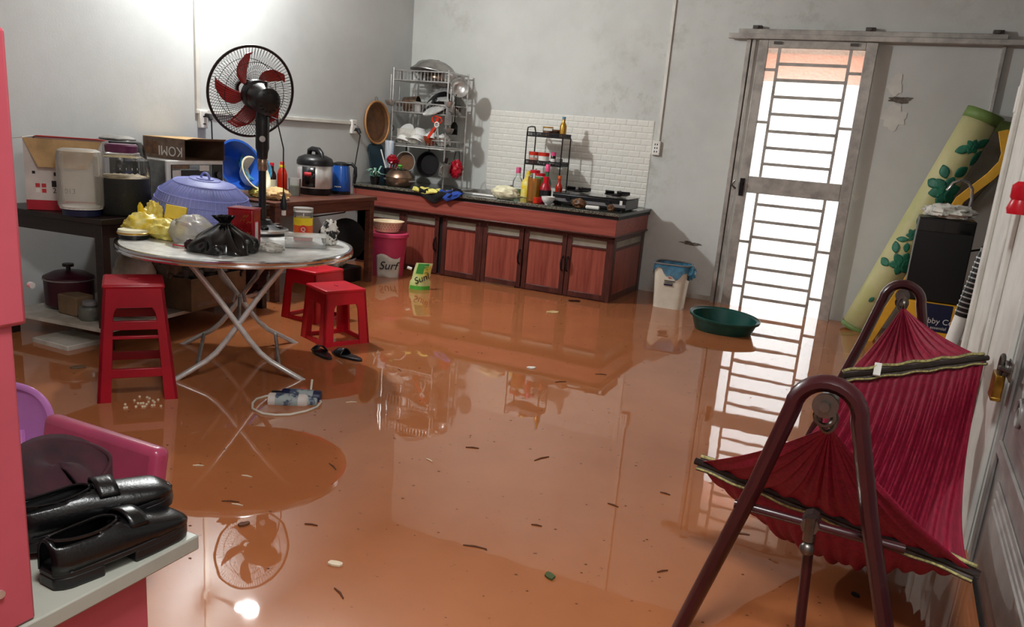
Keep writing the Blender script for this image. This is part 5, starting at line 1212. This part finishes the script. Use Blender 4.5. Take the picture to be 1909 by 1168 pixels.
# ================================================================== FOREGROUND LEFT: PINK DESK
XD = -1.007; DZ0 = .60
dk = thing('pink_desk', 'pink desk unit with a pale top in the left foreground', 'desk', (-1.35, .3, 0))
wp(MB().box(-1.75, XD, -.6, .948, DZ0-.028, DZ0), 'desktop', 'desk_white', dk, bevel=.003)
wp(MB().box(-1.72, XD-.03, -.58, .86, 0, DZ0-.03), 'base_panel', 'pink_board', dk, bevel=.002)
up = wp(MB().box(-1.06, XD-.004, -.6, .648, DZ0+.001, 1.40), 'upright_panel', 'pink_board', dk, bevel=.004)
wp(MB().box(-1.72, -1.06, .60, .648, DZ0+.001, 1.40), 'upright_side', 'pink_board', dk, bevel=.004)
dd = MB().box(-1.03, XD+.003, -.2, .664, 1.035, 1.405); wp(dd, 'hutch_door', 'pink_board', dk, bevel=.006)
wp(MB().cyl((XD-.005, .60, .665), (XD+.0, .60, .665), .006).cyl((XD+.012, .664, 1.09), (XD+.018, .664, 1.09), .004), 'screw', 'steel', dk)
ws(MB().box(XL, XL+.12, 2.45, 2.86, 1.545, 1.575), 'wall_shelf', 'dark_wood', 'dark wooden wall shelf end peeking out beside the pink panel', 'shelf', (XL, 2.7, 1.545), bevel=.012)

# loafers on the desk
def shoe(label, loc, rz, rx=0, ry=0, s=1):
    t = thing('loafer', label, 'shoe', loc, rot=(rx, ry, rz), group='black loafers on the pink desk')
    # local y = toe direction, heel at y=0, length .27
    Ls = .27*s
    def half(f): # half width along the length
        return s*(.030+.016*math.sin(min(1, f*1.25)*math.pi*.62)) * (1 if f < .82 else math.sqrt(max(0.02, 1-((f-.82)/.18)**2)))*(1 if f > .08 else .6+.4*math.sqrt(f/.08))
    def hgt(f):
        return s*(.085-.01*f if f < .42 else (.081-.035*((f-.42)/.5)**1 if f < .92 else .046-.02*(f-.92)/.08))
    def sole(f): return s*(.03 if f < .27 else (.03-.02*min(1, (f-.27)/.12)))
    def base(f): return s*(0 if f < .29 else (.012 if f < .5 else .004*(1-f)*2))
    N = 30; K = 20; rings = []
    for i in range(N+1):
        f = i/N; w = half(f); h = hgt(f); ring = []
        for j in range(K+1):
            a = math.pi*j/K
            ring.append((w*math.cos(a)*(1.0 if h > .06 else 1.02), f*Ls, s*.028+(h-s*.028)*math.sin(a)**.55))
        rings.append(ring)
    V = [p for r_ in rings for p in r_]; F = []
    for i in range(N):
        for j in range(K):
            f = (i+.5)/N; open_ = (.03 < f < .50) and (abs(j+.5-K/2) < K*.24*math.sqrt(max(0, 1-((f-.2)/.31)**2)) if f > .2 else abs(j+.5-K/2) < K*.24)
            if not open_: F.append((i*(K+1)+j, i*(K+1)+j+1, (i+1)*(K+1)+j+1, (i+1)*(K+1)+j))
    MB().add(V, F).build('upper', 'black_leather', t, thick=.003)
    P = [(half(i/24)*1.06, i/24*Ls) for i in range(25)]; poly = P+[(-x, y) for x, y in reversed(P)]
    MB().prism([(x, y) for x, y in poly], .012*s, Matrix.Translation((0, 0, .02*s))).build('sole', 'black_plastic', t, bevel=.003)
    hp = [(half(i/24)*1.05, i/24*Ls) for i in range(0, 8)]; MB().prism(hp+[(-x, y) for x, y in reversed(hp)], .022*s).build('heel', 'black_plastic', t, bevel=.003)
    MB().prism([(half(i/24)*1.04, i/24*Ls) for i in range(12, 25)]+[(-half(i/24)*1.04, i/24*Ls) for i in range(24, 11, -1)], .022*s).build('forefoot_sole', 'black_plastic', t, bevel=.003)
    MB().grid(lambda u, v: (s*.040*math.cos(math.pi*(.12+.76*u)), Ls*(.50+.13*v), s*(.028+.056*math.sin(math.pi*(.12+.76*u))**.55*(1-.12*v))+.003), 12, 4).build('strap', 'black_leather', t, thick=.004)
    rim = []
    for i in range(28):
        f_ = math.pi*2*i/28; yy = .25+.235*math.cos(f_); xx = .62*math.sin(f_)
        f = max(.03, min(.49, yy)); w = half(f); h = hgt(f); a = math.pi/2-xx*1.05
        rim.append((w*math.cos(a), f*Ls, s*.028+(h-s*.028)*max(.05, math.sin(a))**.55+.001))
    MB().tube(rim, .0028, 6, closed=True).build('topline', 'black_gloss', t)
    return t
shoe('black leather loafer on the desk edge, heel towards the viewer', (-1.068, .705, DZ0+.001), R(-3), s=.92)
shoe('second black loafer behind, its glossy toe pointing to the room', (-1.185, .74, DZ0+.012), R(-22), R(7), s=.92)
# maroon boot or bag behind the shoes
gm = thing('maroon_bag', 'dark maroon cloth bag slumped on the desk behind the loafers', 'bag', (-1.26, .835, DZ0+.001))
MB().grid(lambda u, v: .68*Vector(((.16-.05*v+.012*math.sin(u*18+v*3))*math.cos(2*math.pi*u)*(1-.25*v), (.17-.02*v+.014*math.sin(u*14))*math.sin(2*math.pi*u)*(1-.1*v)+.05*v, .135*v+.012*math.sin(u*9)*v-.05*v*math.cos(2*math.pi*u))), 56, 14).build('bag_body', 'dark_cloth', gm, thick=.006)
MB().grid(lambda u, v: .68*Vector(((.10*v)*math.cos(2*math.pi*u), (.13*v)*math.sin(2*math.pi*u)+.05, .132+.012*math.sin(u*9+v*4)-.045*v*math.cos(2*math.pi*u))), 32, 6).build('bag_mouth', 'dark_cloth', gm, thick=.006)

# child chair with a pink padded back
ch = thing('pink_chair', 'pink vinyl padded chair behind the desk in the flood water', 'chair', (-1.735, 1.10, 0), R(0))
MB().box(-.19, .19, -.14, .18, .24, .28).build('seat', 'pink_vinyl', ch, bevel=.018, seg=3)
MB().box(-.21, .21, -.026, .026, 0, .24, tilt((0, .19, .27), R(-10))).build('backrest', 'pink_vinyl', ch, bevel=.02, seg=4)
for sx in (-.16, .16):
    for sy in (-.15, .15): MB().cyl((sx, sy, 0), (sx*.95, sy*.95, .245), .012).build('leg', 'steel_dull', ch)
    MB().tube([(sx, .15, .25), (sx, .19, .30), (sx, .205, .40)], .010, 8).build('back_post', 'steel_dull', ch)
lc = thing('lilac_chair', 'shiny lilac plastic chair back half hidden by the pink desk panel', 'chair', (-2.25, 1.245, 0), R(20))
MB().box(-.16, .16, -.15, .15, .26, .285).build('seat', 'lilac', lc, bevel=.01)
MB().grid(lambda u, v: (.17*math.cos(math.pi*(1-u))*math.sin(math.pi*(.04+.92*v))**.6, .17+.03*math.cos((u-.5)*2.4), .395-.095*math.cos(math.pi*v)), 22, 14).build('backrest', 'lilac', lc, thick=.02, sub=1)
for sx in (-.07, .07): MB().tube([(sx, .14, .27), (sx, .175, .30), (sx*.9, .19, .35)], .014, 8).build('back_post', 'lilac', lc)
for sx in (-.13, .13):
    for sy in (-.12, .12): MB().cyl((sx*1.15, sy*1.15, 0), (sx, sy, .262), .016, .02).build('leg', 'lilac', lc)

# ================================================================== RIGHT SIDE
# metal door with pressed panels
XP = XR+.012
d2 = thing('door_2', 'grey pressed-metal door with raised panels and a padlock on the right wall', None, (XP, 2.1, 0), kind='structure')
wp(MB().box(XP, XP+.05, 1.21, 2.985, .02, 2.29), 'leaf', 'grey_metal_door', d2, smooth=False)
def raised(y0, y1, z0, z1):
    for k, (dd_, hh) in enumerate(((0, .006), (.03, .011), (.06, .015), (.085, .020))):
        P = [(y0+dd_, z0+dd_), (y1-dd_, z0+dd_), (y1-dd_, z1-dd_*.6), (y1-dd_-.10, z1-dd_*.6+.0), (y0+dd_, z1-dd_*.6)]
        wp(MB().prism([(a, b) for a, b in P], hh, frame((XP, 0, 0), (0, 1, 0), (0, 0, 1)) @ Matrix.Scale(-1, 4, (0, 0, 1))), 'pressed_panel', 'grey_metal_door', d2, bevel=.004)
raised(1.40, 2.78, .11, .40)
raised(1.40, 2.72, .56, 1.15)
raised(1.40, 2.78, 1.30, 2.12)
for y0, y1, z0, z1 in ((2.90, 2.96, .05, 2.25), (1.25, 2.9, .455, .50)):
    wp(MB().box(XP-.012, XP, y0, y1, z0, z1), 'pressed_bead', 'grey_metal_door', d2, bevel=.004)
for i in range(5):
    cy, cz = 2.62-.02*i, .66+.09*i; pts = []
    for k in range(26):
        a = k*.42; r = .05*(1-k/30); pts.append((XP-.02, cy+r*math.cos(a), cz+r*math.sin(a)))
    wp(MB().tube(pts, [.008*(1-k/40) for k in range(26)], 6), 'scroll', 'grey_metal_door', d2)
pk = thing('padlock', 'brass padlock hanging from a hasp on the white door frame', 'padlock', (XR-.038, 2.93, .625))
MB().box(-.014, .014, -.045, .045, 0, .085).build('body', 'brass', pk, bevel=.004)
MB().box(-.0145, .0145, -.046, .046, 0, .012).build('base_plate', 'brass', pk, bevel=.002)
MB().tube([(0, .028, .08), (0, .028, .115)]+[(0, .028*math.cos(a), .115+.028*math.sin(a)) for a in [math.pi*i/8 for i in range(1, 8)]]+[(0, -.028, .115), (0, -.028, .08)], .007, 8).build('shackle', 'iron', pk)
hs = thing('door_hasp', 'worn iron hasp and ring holding the padlock', 'hasp', (XR, 2.84, .74))
MB().box(-.026, -.022, -.04, .05, -.03, .03).build('plate', 'iron', hs, bevel=.002)
MB().tube([(-.03+.0*math.cos(a), .045+.022*math.cos(a), -.005+.022*math.sin(a)) for a in [2*math.pi*i/14 for i in range(14)]], .006, 6, closed=True).tube([(-.02, -.02, .0), (-.05, -.01, .005), (-.05, .03, .0), (-.02, .04, 0)], .007, 6).build('staple', 'iron', hs)
rd = thing('red_hanger', 'red plastic hanging piece with a cream card on the right wall', 'hanger', (XR-.016, 3.42, 1.19))
MB().lathe([(0, 0), (.035, .0), (.04, .02), (.03, .05), (.036, .06), (.036, .10), (.02, .115), (0, .115)], 18, (-.02, 0, 0), cap=False).build('body', 'red_plastic', rd)
MB().box(-.006, 0, -.05, .05, .12, .30).build('card', 'cream', rd, bevel=.002)
ws(MB().box(.405, .429, 4.42, 4.49, 1.60, 1.72), 'wall_switch', 'white', 'white switch box at the corner of the right wall above the strap', 'switch', (.42, 4.45, 1.6), bevel=.004)

# rolled floor mat leaning in the corner
B0, B1 = Vector((-.125, 6.745, .02)), Vector((.45, 6.765, 1.735))
rm_ = thing('rolled_mat', 'rolled cream plastic floor mat with green flowers leaning in the back corner', 'floor mat', B0)
axm = (B1-B0); Lm = axm.length; MQ = axm.to_track_quat('Z', 'Y').to_matrix().to_4x4(); RM = .125
toc = (MQ.inverted() @ Vector((.05, -1, .1))).normalized(); ac = math.atan2(toc.y, toc.x)
turn = [(RM*(1-.10*i/40), 2*math.pi*i/40) for i in range(0, 41)]
def mfn(u, v):
    a = ac-2.2+2*math.pi*1.35*u; r = RM-.016*u*1.35
    return MQ @ Vector((r*math.cos(a), r*math.sin(a), .03+v*(Lm-.03)))
MB().grid(mfn, 60, 4).build('roll', 'mat_cream', rm_, thick=.003)
def mband(z0, z1, nm):
    MB().grid(lambda u, v: MQ @ Vector(((RM+.003)*math.cos(ac-2.0+4.0*u), (RM+.003)*math.sin(ac-2.0+4.0*u), z0+(z1-z0)*v)), 40, 2).build(nm, 'mat_green', rm_, thick=.001)
mband(Lm-.075, Lm-.002, 'border'); mband(.032, .07, 'border')
# loose flap of the mat on the right side
def flap(u, v):
    a = ac+1.0+.25*u; p = MQ @ Vector((RM*math.cos(a), RM*math.sin(a), Lm*(.52+.47*v)))
    return p+Vector((.22*u*(.25+.75*v), .03*u, -.04*u))
MB().grid(flap, 10, 12).build('loose_flap', 'mat_cream_shaded', rm_, thick=.003)
MB().grid(lambda u, v: Vector(flap(u, .90+.095*v))+Vector((0, -.004, .0)), 10, 2).build('flap_border', 'mat_green', rm_, thick=.001)
def mleaf(zc, da, L, wdt, rot, m='mat_flower'):
    def fn(u, v):
        l = (u-.5)*L; w = (v-.5)*2*wdt*math.sin(max(.02, min(.98, u))*math.pi)**.7
        dz = l*math.cos(rot)-w*math.sin(rot); ds = l*math.sin(rot)+w*math.cos(rot)
        a = ac+da+ds/RM; return MQ @ Vector(((RM+.0042)*math.cos(a), (RM+.0042)*math.sin(a), zc+dz))
    MB().grid(fn, 6, 4).build('printed_leaf', m, rm_, thick=.0008)
def mflower(zc, da, r):
    for k in range(6): mleaf(zc+r*.55*math.cos(k*math.pi/3), da+r*.55*math.sin(k*math.pi/3)/RM, r*1.0, r*.36, k*math.pi/3)
    mleaf(zc, da, r*.7, r*.35, 0)
mflower(.64, .25, .085); mleaf(.73, -.55, .09, .03, -.6); mleaf(.60, -.7, .09, .03, -1.3); mleaf(.76, .0, .07, .022, -.3)
mflower(.86, -.05, .045); mleaf(.97, -.15, .08, .02, -.2); mleaf(.80, -.45, .09, .02, 1.2); mleaf(.94, .35, .07, .02, .6); mleaf(1.04, .1, .1, .02, .1)
mflower(1.0, .45, .04)
mflower(1.22, .25, .105); mleaf(1.34, -.35, .10, .035, -.7); mleaf(1.24, -.6, .10, .035, -1.4); mleaf(1.38, .45, .1, .035, .5)
mflower(1.56, .25, .05); mleaf(1.52, -.1, .10, .03, .9); mleaf(1.60, .65, .12, .03, .8); mleaf(1.50, .8, .12, .03, .2)
mflower(.26, .45, .045); mleaf(.31, -.2, .05, .015, .4)
# yellow-brown bamboo strip leaning across the corner
def strip(pts, w, th, name, m, label, cat, loc):
    n = len(pts); P = [Vector(p) for p in pts]; V = []; F = []
    for i in range(n):
        d = (P[min(n-1, i+1)]-P[max(0, i-1)]).normalized(); s = d.cross(Vector((0, 1, 0))).normalized()*w/2; b = Vector((0, th/2, 0))
        V += [P[i]-s-b, P[i]+s-b, P[i]+s+b, P[i]-s+b]
    for i in range(n-1):
        for j in range(4): F.append((i*4+j, i*4+(j+1) % 4, (i+1)*4+(j+1) % 4, (i+1)*4+j))
    F += [(3, 2, 1, 0), tuple((n-1)*4+k for k in range(4))]
    ws(MB().add(V, F), name, m, label, cat, loc, bevel=.003)
strip([(.545, 6.35, 1.60), (.59, 6.35, 1.46), (.585, 6.35, 1.39), (.53, 6.35, 1.30), (.38, 6.35, 1.13), (.16, 6.35, .52), (-.04, 6.35, .0)], .06, .02, 'bent_strip', 'yellow_strap', 'long bent yellow strip leaning across the corner behind the black cabinet', 'strip', (.2, 6.35, 0))
ws(MB().tube([(.815, 6.2, 1.2), (.70, 6.1, 1.05), (.60, 5.95, .95), (.52, 5.85, .85), (.447, 5.75, .84)], .007, 6), 'corner_cable', 'black_cord', 'black cable hanging in the corner right of the black cabinet', 'cable', (.55, 6.1, .85))
# black water purifier on a yellow box
wpz = thing('water_purifier', 'black box-shaped water purifier with a chrome tap, standing on a yellow box', 'water purifier', (.29, 5.62, .535))
MB().box(-.155, .155, -.13, .17, 0, .50).build('cabinet', 'black_plastic', wpz, bevel=.006)
MB().box(-.15, .15, -.134, -.13, .42, .49).build('front_top', 'black_gloss', wpz, bevel=.002)
MB().box(-.035, .035, -.136, -.131, .385, .395).build('slot', 'print_black', wpz, smooth=False)
MB().tube([(.10, .0, .50), (.108, 0, .62), (.10, 0, .685), (.07, -.01, .722), (.03, -.02, .732), (-.01, -.03, .712), (-.035, -.035, .665)], .009, 10).cyl((.10, 0, .5), (.10, 0, .53), .016).build('tap', 'chrome', wpz)
ws(MB().lump((.285, 5.55, 1.075), (.135, .08, .045), .35, 3, 101, flat=.8), 'white_rag', 'white_cloth', 'crumpled white rag lying on the black water purifier', 'rag', (.285, 5.55, 1.037))
yx = thing('yellow_carton_box', 'yellow carton with a navy label under the black water purifier', 'box', (.315, 5.60, 0))
MB().box(-.16, .16, -.15, .16, .0, .53).build('carton', 'yellow_box', yx, bevel=.004)
MB().box(-.05, .10, -.1512, -.15, .36, .53).build('navy_label', 'navy', yx, smooth=False)
text('label_text', 'Bobby Co', .048, 'print_white', yx, (.02, -.152, .425), (1, 0, 0), (0, 0, 1))
text('label_text', '& essential', .026, 'print_white', yx, (.03, -.152, .385), (1, 0, 0), (0, 0, 1))
# ribbed black pole with silver rings
rb_ = thing('ribbed_roll', 'black ribbed roll with silver rings and a white lower sleeve by the right wall', 'roll', (.32, 4.72, 0))
A, Bp = Vector((.0, 0, 0)), Vector((.135, .0, .93)); dR = (Bp-A).normalized()
MB().tube([A, A+dR*.60], .034, 14).build('sleeve', 'white', rb_)
MB().tube([A+dR*.60, Bp], .038, 14).build('core', 'black_plastic', rb_)
for i in range(12): MB().tube([A+dR*(.62+.026*i), A+dR*(.627+.026*i)], .041, 14).build('ring', 'steel', rb_)
MB().tube([Bp, Bp+dR*.02], .036, 14).build('end_cap', 'milky_plastic', rb_)

# ================================================================== HAMMOCK
hm = thing('hammock_stand', 'maroon steel folding hammock stand in the right foreground', 'hammock stand', (0, 2.9, 0))
AX0, AX1 = Vector((-.063, 1.93, .83)), Vector((.094, 3.85, .83))
adir = (AX1-AX0).normalized(); side = Vector((adir.y, -adir.x, 0))
def aframe(P, fl, fr):
    pts = []
    r = .075; top = P+Vector((0, 0, -r))
    for (f, s0) in ((fl, -1),):
        pass
    L0 = top-side*r; R0 = top+side*r
    pts = [P-side*fl-Vector((0, 0, P.z))]
    for k in (.25, .5, .75): pts.append(pts[0].lerp(L0+Vector((0, 0, -.03)), k))
    for i in range(0, 13):
        a = math.pi-math.pi*i/12; pts.append(top+side*r*math.cos(a)+Vector((0, 0, r*math.sin(a))))
    e = P+side*fr-Vector((0, 0, P.z))
    for k in (.25, .5, .75, 1): pts.append((R0+Vector((0, 0, -.03))).lerp(e, k))
    mb = MB(); n = len(pts); V = []; F = []
    wdt, th = .034, .023
    for i in range(n):
        d = (pts[min(n-1, i+1)]-pts[max(0, i-1)]).normalized(); b = adir; s = d.cross(b).normalized()
        for j in range(10):
            a = 2*math.pi*j/10; V.append(pts[i]+s*math.cos(a)*th*.9+b*math.sin(a)*wdt*.8)
    for i in range(n-1):
        for j in range(10): F.append((i*10+j, i*10+(j+1) % 10, (i+1)*10+(j+1) % 10, (i+1)*10+j))
    F += [tuple(range(9, -1, -1)), tuple(range((n-1)*10, n*10))]
    wp(mb.add(V, F), 'a_frame', 'maroon_paint', hm)
aframe(AX0, .285, .30); aframe(AX1, .29, .29)
for P, sgn in ((AX0, -1), (AX1, -1)):
    c = P+Vector((0, 0, -.045))
    wp(MB().cyl(c-adir*.032, c+adir*.032, .022, n=20).cyl(c-adir*.038, c-adir*.03, .029, n=24).cyl(c-adir*.05, c-adir*.036, .012, n=8), 'apex_bolt', 'iron', hm)
wp(MB().tube([Vector((-.235, 1.945, .475)), Vector((.16, 1.975, .455))], .012, 10), 'cross_brace', 'maroon_paint', hm)
wp(MB().tube([Vector((-.05, 1.96, .46)), Vector((-.02, 1.955, .0))], .013, 10), 'center_strut', 'maroon_paint', hm)
wp(MB().cyl((-.052, 1.93, .47), (-.052, 1.995, .47), .022, n=8).tube([Vector((-.052, 1.935, .495)), Vector((-.05, 1.94, .43))], .014, 8).ball((-.049, 1.935, .41), .018), 'strut_bolt', 'iron', hm)
wp(MB().tube([AX0-side*.285+Vector((0, 0, -.80)), AX1-side*.29+Vector((0, 0, -.80))], .014, 8), 'base_bar', 'maroon_paint', hm)
wp(MB().tube([AX0+side*.30+Vector((0, 0, -.80)), AX1+side*.29+Vector((0, 0, -.80))], .014, 8), 'base_bar', 'maroon_paint', hm)
G0, G1 = Vector((-.05, 2.0, .705)), Vector((.10, 3.76, .745))
def hook(P, G):
    a = P+Vector((0, 0, -.07)); d = (G-a)
    m = MB()
    m.tube([a+Vector((.022*math.cos(t), .0, .022*math.sin(t)-.01)) for t in [2*math.pi*i/14 for i in range(14)]], .006, 6, closed=True)
    m.tube([a+d*.5+side*.018*math.cos(t)+Vector((0, 0, .03*math.sin(t))) for t in [2*math.pi*i/14 for i in range(14)]], .006, 6, closed=True)
    m.tube([G+Vector((.0, .02*math.cos(t), .02*math.sin(t)+.015)) for t in [2*math.pi*i/14 for i in range(14)]], .006, 6, closed=True)
    wp(m, 'chain_hook', 'iron', hm)
hook(AX0, G0); hook(AX1, G1)

hk = thing('hammock', 'crimson fabric hammock with patterned grey and yellow end bands', 'hammock', (0, 2.7, .3))
NL, NR = Vector((-.395, 2.285, .425)), Vector((.335, 2.135, .37))
FL, FRr = Vector((-.06, 3.02, .585)), Vector((.402, 3.44, .648))
def tri(G, L, Rr, fl, side_up, amp):
    def fn(u, v):
        b = L.lerp(Rr, u); p = G.lerp(b, v)
        pl = amp*math.sin(u*math.pi*fl)*(v**.6)*(1-.75*v) + amp*.5*math.sin(u*math.pi*fl*2.3+1)*(1-v)*v*2
        sag = -.05*math.sin(v*math.pi)*(1-.6*abs(2*u-1))
        return p+Vector((0, 0, sag+pl))
    return fn
wp(MB().grid(tri(G0, NL, NR, 22, 1, .02), 88, 14), 'near_end', 'hammock', hk, thick=.002, ang=70)
wp(MB().grid(tri(G1, FL, FRr, 22, 1, .018), 88, 14), 'far_end', 'hammock', hk, thick=.002, ang=70)
def bed(u, v):
    a = NL.lerp(NR, u); b = FL.lerp(FRr, u); p = a.lerp(b, v)
    e = 1-abs(2*u-1)**2.2
    sag = (.16+.21*e)*math.sin(math.pi*min(1, v))**.62
    fold = math.sin(u*math.pi*34+2.2*math.sin(v*5))*.012*(.35+1.1*v)+math.sin(u*math.pi*13+v*4)*.012*v
    sc_ = -.018*abs(math.sin(u*math.pi*9))*max(0, 1-abs(v-.25)/.3)
    out = .02*(1-2*u)*math.sin(math.pi*v)
    return p+Vector((out, 0, -sag+fold*min(1, 6*(1-v)+.3)+sc_))
wp(MB().grid(bed, 150, 44), 'bed', 'hammock', hk, thick=.002, ang=70)
def hband(L, Rr, up, nm, wd=.05):
    d = (Rr-L).normalized(); upv = (Vector(up)-d*Vector(up).dot(d)).normalized()
    n = d.cross(upv)
    def strip_(o0, o1, m_, name_, off):
        def fn(u, v): return L.lerp(Rr, u)+upv*(o0+(o1-o0)*v)*wd+n*off+Vector((0, 0, .003*math.sin(u*30)))
        wp(MB().grid(fn, 40, 2), name_, m_, hk, thick=.006)
    strip_(-.5, .5, 'band_dark', 'band', 0)
    for k, (a, b) in enumerate(((.28, .46), (-.46, -.34))): strip_(a, b, 'band_yellow', 'band_stripe', .005); strip_(a, b, 'band_yellow', 'band_stripe', -.005)
    strip_(-.12, .08, 'grey_bag', 'band_stripe', .0045); strip_(-.12, .08, 'grey_bag', 'band_stripe', -.0045)
    wp(MB().tube([L-d*.012, Rr+d*.012], .011, 8), 'spreader_bar', 'dark_wood', hk)
hband(NL, NR, (0, .55, 1), 'near'); hband(FL, FRr, (.0, .6, .8), 'far')
tagp = FL.lerp(FRr, .22)
wp(MB().box(-.012, .012, -.03, .03, -.003, .003, Matrix.Translation(tagp+Vector((0, -.01, .012))) @ Matrix.Rotation(R(35), 4, 'X')), 'care_tag', 'white', hk)
